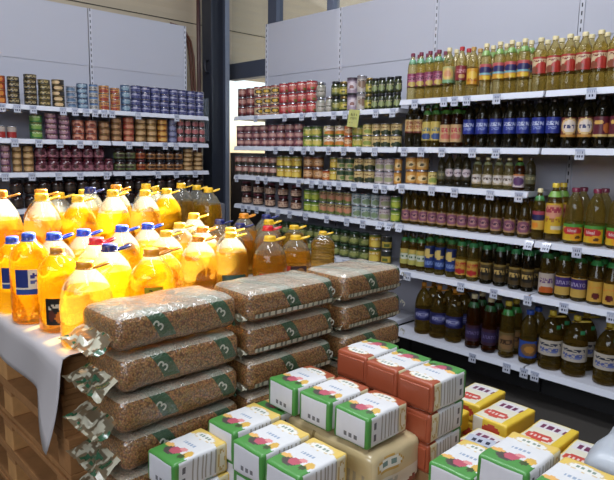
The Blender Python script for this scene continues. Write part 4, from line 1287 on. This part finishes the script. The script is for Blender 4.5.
def superbox(hx, hy, hz, nx, ny, nz_, rad, bulge, wob, seed):
    """Rounded pillow: grid on a box, rounded edges, bulged faces, irregular skin. Returns verts, faces, per-face (side, u, v)."""
    V, F, info, key = [], [], [], {}
    def vid(i, j, k):
        if (i, j, k) in key:
            return key[(i, j, k)]
        q = Vector((2 * i / nx - 1, 2 * j / ny - 1, 2 * k / nz_ - 1))
        p = Vector((q.x * hx, q.y * hy, q.z * hz))
        inn = Vector((max(-hx + rad, min(hx - rad, p.x)), max(-hy + rad, min(hy - rad, p.y)), max(-hz + rad, min(hz - rad, p.z))))
        d = p - inn
        if d.length > 1e-9:
            p = inn + d.normalized() * rad if d.length > rad * .999 or True else p
        b = bulge
        p.z *= 1 + b * (1 - q.x ** 2) * (1 - q.y ** 2)
        p.x *= 1 + b * .35 * (1 - q.z ** 2) * (1 - q.y ** 2)
        p.y *= 1 + b * .2 * (1 - q.z ** 2) * (1 - q.x ** 2)
        if wob:
            nn = noise.noise_vector(p * 14 + Vector((seed * 3.1, seed, 0)))
            p += nn * wob
        V.append(tuple(p))
        key[(i, j, k)] = len(V) - 1
        return key[(i, j, k)]
    for i in range(nx):
        for j in range(ny):
            u, v = (i + .5) / nx, (j + .5) / ny
            F.append((vid(i, j, nz_), vid(i + 1, j, nz_), vid(i + 1, j + 1, nz_), vid(i, j + 1, nz_))); info.append(('top', u, v))
            F.append((vid(i, j, 0), vid(i, j + 1, 0), vid(i + 1, j + 1, 0), vid(i + 1, j, 0))); info.append(('bottom', u, v))
    for i in range(nx):
        for k in range(nz_):
            u, v = (i + .5) / nx, (k + .5) / nz_
            F.append((vid(i, 0, k), vid(i + 1, 0, k), vid(i + 1, 0, k + 1), vid(i, 0, k + 1))); info.append(('front', u, v))
            F.append((vid(i, ny, k), vid(i, ny, k + 1), vid(i + 1, ny, k + 1), vid(i + 1, ny, k))); info.append(('back', u, v))
    for j in range(ny):
        for k in range(nz_):
            u, v = (j + .5) / ny, (k + .5) / nz_
            F.append((vid(nx, j, k), vid(nx, j + 1, k), vid(nx, j + 1, k + 1), vid(nx, j, k + 1))); info.append(('side', u, v))
            F.append((vid(0, j, k), vid(0, j, k + 1), vid(0, j + 1, k + 1), vid(0, j + 1, k))); info.append(('far', u, v))
    return V, F, info


THREE = mat('numeral_grey', 'b4b4a6', .4)


def make_bag(seed, length, width, thick, seal, strip, which):
    root = empty('pasta_bag', (0, 0, 0))
    hx, hy, hz = width / 2, length / 2, thick / 2
    V, F, _ = superbox(hx, hy, hz, 12, 22, 8, min(hz * .62, .036), .045, .0042, seed)
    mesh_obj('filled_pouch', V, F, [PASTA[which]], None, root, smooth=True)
    for s in (-1, 1):
        sv, sf, sm = [], [], []
        nx, ny = 26, 12
        ln = seal if s < 0 else min(seal, .008)
        for j in range(ny + 1):
            for i in range(nx + 1):
                x = (-1 + 2 * i / nx) * hx * (.80 + .14 * j / ny)
                f = j / ny
                w = noise.noise(Vector((x * 26, f * 2.2, seed * 5.0 + s)))
                w2 = noise.noise(Vector((x * 60, f * 5, seed * 2.0)))
                y = s * (hy - .022 + (ln + .016) * f + .018 * w * f)
                z = -.01 - .035 * f + .030 * w * f + .010 * w2 * f + .024 * math.cos(x / hx * 1.4) * (1 - f) * (1 if ln > .03 else .3)
                sv.append((x, y, z))
        for j in range(ny):
            for i in range(nx):
                q = j * (nx + 1) + i
                sf.append((q, q + 1, q + nx + 2, q + nx + 1))
                w = noise.noise(Vector((i * .30, j * .42, seed * 7.3)))
                sm.append(1 if w > .12 else 2 if w < -.30 else 3 if j < 4 and w < 0 else 0)
        o = mesh_obj('end_seal', sv, sf, [FILM, FILMW, FILMG, FILMB], sm, root, smooth=True)
    if strip:
        v, f, fm = [], [], []
        n = 40
        for i in range(n + 1):
            y = -hy * .9 + hy * 1.8 * i / n
            b = .0045 + hx * (1 + .02 * (1 - (y / hy) ** 2))
            v += [(b, y, -hz * .62), (b + .002, y, -hz * .36)]
        for i in range(n):
            f.append((2 * i, 2 * i + 2, 2 * i + 3, 2 * i + 1))
            fm.append(1 if math.sin(i * 2.3) > .35 else 0)
        mesh_obj('seam_strip', v, f, [FILMW, mat('strip_ink', '5a5a4c', .4)], fm, root)
    for yb in ((-.085, .135) if which == 0 else (-.03, .17)):
        t = text_mesh('numeral', '3', .052, THREE, root)
        t.rotation_euler = (0, math.radians(-50), PI / 2)
        t.location = (hx * 1.016 + .010, yb, hz * .22)
    return root


BAGX = -1.582
protos_b = [make_bag(1, .425, .235, .107, .075, False, 0), make_bag(2, .425, .235, .107, .075, False, 0), make_bag(3, .405, .235, .107, .02, True, 1), make_bag(5, .355, .235, .107, .02, True, 1)]
used_b = set()
BL2 = ['bottom', 'second', 'third', 'fourth', 'fifth', 'topmost']
for st, (y0, cnt, pr, nm) in enumerate(((.905, 6, (0, 1), 'nearest stack with crumpled ends'), (1.352, 6, (2,), 'middle stack'), (1.772, 6, (3,), 'far stack beside the shelves'))):
    for k in range(cnt):
        b = pr[k % len(pr)]
        o = protos_b[b] if b not in used_b else copy_tree(protos_b[b])
        used_b.add(b)
        o.location = (BAGX + random.uniform(-.006, .006) + .01 * st, y0 + random.uniform(-.006, .006) + (.012 * (5 - k) if st == 0 else 0) * 0, PT + .066 + k * .1205)
        o.rotation_euler = (0, 0, random.uniform(-.018, .018))
        tag(o, 'clear bag of brown pasta, %s of six in the %s' % (BL2[k], nm), 'bag', 'pasta bags stacked in front of the jugs')

# ------------------------------------------------------------------ flour packs
def pack_paint(front, main, tail, plain):
    """Printed paper: side -> colour. front = band round the pack's head, tail = band at its other end."""
    def f(side, u, v):
        if side == 'top':
            if v < .27 + .05 * math.sin(u * 5):
                c = front
                if ((u - .42) / .20) ** 2 + ((v - .22) / .10) ** 2 < 1:
                    c = '4a4440'
            elif v > .80 - .03 * math.cos(u * 6):
                c = tail
            else:
                c = main
            if ((u - .50) / .15) ** 2 + ((v - .27) / .095) ** 2 < 1:
                c = 'b05262'
            if ((u - .60) / .10) ** 2 + ((v - .37) / .05) ** 2 < 1:
                c = 'd08a88'
            if ((u - .83) / .10) ** 2 + ((v - .32) / .10) ** 2 < 1:
                c = 'c9a24c'
            if ((u - .78) / .07) ** 2 + ((v - .22) / .06) ** 2 < 1:
                c = '3a4a2a'
            if ((u - .18) / .14) ** 2 + ((v - .32) / .05) ** 2 < 1:
                c = 'd8a860'
            if .50 < v < .56 and .3 < u < .72 and math.sin(u * 70) > -.3:
                c = '8a9ab0'
            if ((u - .5) / .34) ** 2 + ((v - .82) / .10) ** 2 < 1:
                c = 'c9b48a'
            if ((u - .5) / .30) ** 2 + ((v - .82) / .082) ** 2 < 1:
                c = 'd8d6d0'
            if .79 < v < .85 and .32 < u < .68 and math.sin(u * 60) > -.2:
                c = '7a8a7c'
            return c
        if side == 'front':
            if .10 < u < .90 and .10 < v < .93:
                if .32 < u < .70 and .22 < v < .38 and (int(u * 34) * 7) % 5 not in (0, 3):
                    return '6a6a70'
                return plain
            return front
        if side in ('side', 'far'):
            if u < .10:
                return front
            if u > .93:
                return tail
            if v < .09:
                return front if u < .7 else tail
            if ((u - .86) / .07) ** 2 + ((v - .5) / .34) ** 2 < 1:
                return 'd8d0b8' if ((u - .86) / .05) ** 2 + ((v - .5) / .27) ** 2 < 1 else 'b89a5c'
            if .14 < u < .22 and int(v * 5) % 2:
                return '5a5a60'
            if .28 < u < .76 and .12 < v < .9 and math.sin(u * 78) > .2:
                return '98948a'
            return main if u < .76 else 'cfc4a0'
        if side == 'back':
            return tail
        return plain
    return f


WHITEP, GREENP = 'cfcfd0', '47863e'
PAINTS = {
    'green_terracotta': pack_paint(GREENP, WHITEP, '96492e', 'd0d0d6'),
    'green_yellow': pack_paint(GREENP, WHITEP, 'd2b45c', 'd0d0d6'),
}


def make_pack(style, w_, l_, h_, seed):
    V, F, info = superbox(w_ / 2, l_ / 2, h_ / 2, 34, 34, 14, .009, .035, .0028, seed)
    pf = PAINTS[style]
    keys, M = [], []
    for s, u, v in info:
        c = pf(s, u, v)
        if c not in keys:
            keys.append(c)
        M.append(keys.index(c))
    root = mesh_obj('flour_pack', V, F, [mat('paper_' + k, k, .42, coat=.12, vary=.05, scale=45) for k in keys], M, None, smooth=True)
    # folded paper ears on the tail end
    v, f = [], []
    for s in (-1, 1):
        pass
    b = box('folded_flap', -w_ * .42, w_ * .42, l_ / 2 - .004, l_ / 2 + .004, -h_ * .36, h_ * .36, mat('paper_' + keys[M[[i for i, q in enumerate(info) if q[0] == 'back'][0]]], '96492e'), root, .003)
    return root


PW, PL, PH = .131, .19, .094
packs = {('green_terracotta', i): make_pack('green_terracotta', PW, PL, PH, 11 + i) for i in range(2)}
packs.update({('green_yellow', i): make_pack('green_yellow', PW, PL, PH, 21 + i) for i in range(2)})
used_p = set()


def put_pack(style, var, x, y, ztop, rz, label, group, tilt=0.0):
    o = packs[(style, var)]
    if (style, var) in used_p:
        o = copy_tree(o)
    used_p.add((style, var))
    o.location = (x, y, ztop - PH / 2)
    o.rotation_euler = (tilt, 0, rz)
    tag(o, label, 'flour pack', group)
    return o


def case(x0, x1, y0, y1, z0, z1, lab):
    tag(box('cardboard_case', x0, x1, y0, y1, z0, z1, CARD, None, .004), lab, 'case')


# three green fronted packs on a shrink-wrapped bundle
GT = .864
for k, x in enumerate((-1.333, -1.190, -1.043)):
    put_pack('green_terracotta', k % 2, x, 1.178 + PL / 2 + .004 * k, GT, (-.02, .01, .015)[k], 'green and white flour pack with terracotta tail, %s of three on the wrapped bundle' % ('first', 'middle', 'last')[k], 'flour packs on the wrapped bundle')


def make_bundle():
    w_, l_, h_ = .366, .232, .155
    V, F, info = superbox(w_ / 2, l_ / 2, h_ / 2, 34, 30, 20, .022, .03, .006, 33)
    keys, M = [], []
    for s, u, v in info:
        c = 'c2b088'
        if s == 'side':
            if v < .52:
                c = 'c9c2b0'
            if ((u - .34) / .25) ** 2 + ((v - .74) / .15) ** 2 < 1:
                c = 'b8944c'
            if ((u - .34) / .22) ** 2 + ((v - .74) / .115) ** 2 < 1:
                c = 'd8d4c4'
            if .69 < v < .79 and .19 < u < .50 and (int(u * 30) * 7) % 5 not in (0, 3):
                c = '6f857c'
            if .26 < v < .44 and .12 < u < .50 and (int(u * 30) * 3 + int(v * 20)) % 4:
                c = 'a3a79c'
            if ((u - .82) / .13) ** 2 + ((v - .12) / .16) ** 2 < 1:
                c = '7a3a34'
        elif s == 'front':
            seg = (u * 3) % 1
            c = 'b8a67c' if seg > .06 else '8a7850'
            if .2 < seg < .8 and .3 < v < .62 and math.sin(u * 120) > .3:
                c = '9a8f78'
        if c not in keys:
            keys.append(c)
        M.append(keys.index(c))
    return mesh_obj('wrapped_bundle', V, F, [mat('wrap_' + k, k, .22, coat=.7, vary=.08, scale=25, bump=.15) for k in keys], M, None, smooth=True)


bu = make_bundle()
bu.location = (-1.135, 1.185 + .116, GT - PH - .008 - .083)
tag(bu, 'shrink-wrapped cream bundle of packs under the three green and terracotta packs', 'bundle')
b2 = bu.copy()
COL.objects.link(b2)
b2.location.z -= .172
tag(b2, 'lower shrink-wrapped cream bundle, beneath the first wrapped bundle', 'bundle')

# terracotta fronted packs: the same packs turned round, three stacks of three
OT = .924
for k, x in enumerate((-1.262, -1.123, -.984)):
    for t in range(3):
        put_pack('green_terracotta', (k + t) % 2, x + random.uniform(-.003, .003), 1.408 + PL / 2 + .012 * (2 - k) + random.uniform(-.002, .002), OT - t * (PH + .003), PI + (.03, -.01, .0)[k] + random.uniform(-.01, .01),
                 'terracotta-fronted flour pack, %s of three in the %s stack by the pasta' % (('topmost', 'middle', 'bottom')[t], ('first', 'middle', 'third')[k]), 'terracotta-fronted flour packs')
case(-1.33, -.915, 1.42, 1.62, PT + .003, OT - 3 * PH - .010, 'plain cardboard case under the terracotta flour packs')

# front row of green and white packs with yellow tails, two deep
FT = .79
for k, (x, y, rz, nm) in enumerate(((-1.368, .757, .06, 'low, by the pasta bags'), (-1.345, .945, .03, 'second from the pasta bags'), (-1.195, .928, .02, 'second from the front corner'), (-1.048, .925, .03, 'at the front corner'))):
    for t in range(2):
        put_pack('green_yellow', k % 2, x + (.004 if t else 0), y + PL / 2 + (.006 if t else 0), FT - (.035 if k == 0 else 0) - t * (PH + .003), rz,
                 'green and white flour pack with yellow tail, %s, %s' % (nm, 'upper' if t == 0 else 'underneath'), 'green flour packs with yellow tails')
case(-1.44, -1.31, .76, .92, PT + .003, FT - .035 - 2 * PH - .006, 'plain cardboard case under the front green pack by the bags')
case(-1.40, -.98, .95, 1.11, PT + .003, FT - 2 * PH - .006, 'plain cardboard case under the row of green packs')
put_pack('green_yellow', 1, -1.386, 1.150 + PL / 2, .762, 0.0, 'shaded green flour pack wedged between the pasta bags and the wrapped bundle', 'green flour packs with yellow tails')
case(-1.432, -1.335, 1.16, 1.33, PT + .003, .762 - PH - .006, 'plain cardboard case under the wedged green pack')

# green packs at the right, below the shelves
for k, (x, y, zt, nm) in enumerate(((-.765, 1.27, .775, 'low beside the terracotta stack'), (-.610, 1.25, .864, 'beside the yellow packs, higher'), (-.462, 1.22, .864, 'last one beside the tall shelves'))):
    for t in range(2):
        put_pack('green_yellow', (k + t) % 2, x, y + PL / 2, zt - t * (PH + .003), (.02, .0, -.03)[k], 'green and white flour pack, %s, %s' % (nm, 'upper' if t == 0 else 'under it'), 'green flour packs beside the yellow packs')
    case(x - .06, x + .06, y + .01, y + .18, PT + .003, zt - 2 * PH - .006, 'narrow cardboard case under the green packs, %s' % nm)


# yellow and white packs by the bottom shelf
def make_yellow(w_, l_, h_, seed):
    V, F, info = superbox(w_ / 2, l_ / 2, h_ / 2, 20, 26, 10, .007, .03, .003, seed)
    keys, M = [], []
    for s, u, v in info:
        c = 'd8b83c'
        if s == 'top':
            c = 'd4d0bc' if .06 < u < .94 and .04 < v < .96 else 'd8b83c'
            if .08 < u < .86 and .60 < v < .88:
                c = 'd0cccf'
            if .2 < u < .85 and .66 < v < .80 and math.sin(u * 34) > -.45:
                c = '6a3050'
            if ((u - .42) / .34) ** 2 + ((v - .30) / .14) ** 2 < 1:
                c = 'c0483c'
            if .2 < u < .64 and .27 < v < .33 and math.sin(u * 60) > -.2:
                c = 'd8c8c0'
            if u > .80:
                c = 'd8b83c'
        elif s == 'front':
            c = 'd8b83c' if u > .3 or v < .15 else 'd0ccc0'
            if ((u - .55) / .25) ** 2 + ((v - .5) / .28) ** 2 < 1:
                c = 'b84438'
        elif s == 'side':
            c = 'cfa832'
        if c not in keys:
            keys.append(c)
        M.append(keys.index(c))
    return mesh_obj('yellow_pack', V, F, [mat('paper_' + k, k, .42, coat=.12, vary=.05, scale=45) for k in keys], M, None, smooth=True)


yp = make_yellow(.146, .225, .078, 41)
firsty = True
for k, (x, y, zt, nm) in enumerate(((-1.180, 2.155, .60, 'farthest pack'), (-1.015, 2.075, .60, 'second pack'), (-1.205, 1.905, .58, 'shaded one beside terracotta stack'), (-.985, 1.835, .565, 'one with tag on it'), (-.82, 2.02, .60, 'third pack'), (-.66, 1.96, .60, 'last pack'))):
    for t in range(2 if k in (0, 1, 4, 5) else 1):
        o = yp if firsty else copy_tree(yp)
        firsty = False
        o.location = (x, y, zt - .039 - t * .081)
        o.rotation_euler = (0, 0, random.uniform(-.03, .03))
        tag(o, 'yellow and white pack with red badge near bottom shelf, %s, %s' % (nm, 'upper' if t == 0 else 'under it'), 'food pack', 'yellow packs by the bottom shelf')
for x, y, zt in ((-1.205, 1.905, .58), (-.985, 1.835, .565)):
    case(x - .06, x + .06, y - .09, y + .09, PT + .003, zt - .080, 'flat cardboard case under the %s yellow pack' % ('shaded' if x < -1.1 else 'tagged'))
o = tagmesh[1].copy()
COL.objects.link(o)
o.scale = (1.9, 1, 1.5)
o.location = (-.975, 1.775, .571)
o.rotation_euler = (math.radians(90), 0, .15)
o.location.z = .574
tag(o, 'large pale blue price tag lying on a yellow and white pack', 'price tag')
# white paper sack at the right edge
V, F, info = superbox(.11, .16, .07, 14, 18, 8, .04, .12, .008, 51)
o = mesh_obj('white_sack', V, F, [mat('white_woven_sack', 'a4aab2', .45, coat=.2, vary=.06, scale=30)], None, None, smooth=True)
o.location = (-.41, 1.66, .78)
tag(o, 'plump white sack lying behind the green packs at the shelf side', 'sack')
case(-.50, -.32, 1.54, 1.78, PT + .003, .696, 'cardboard case under the white sack')
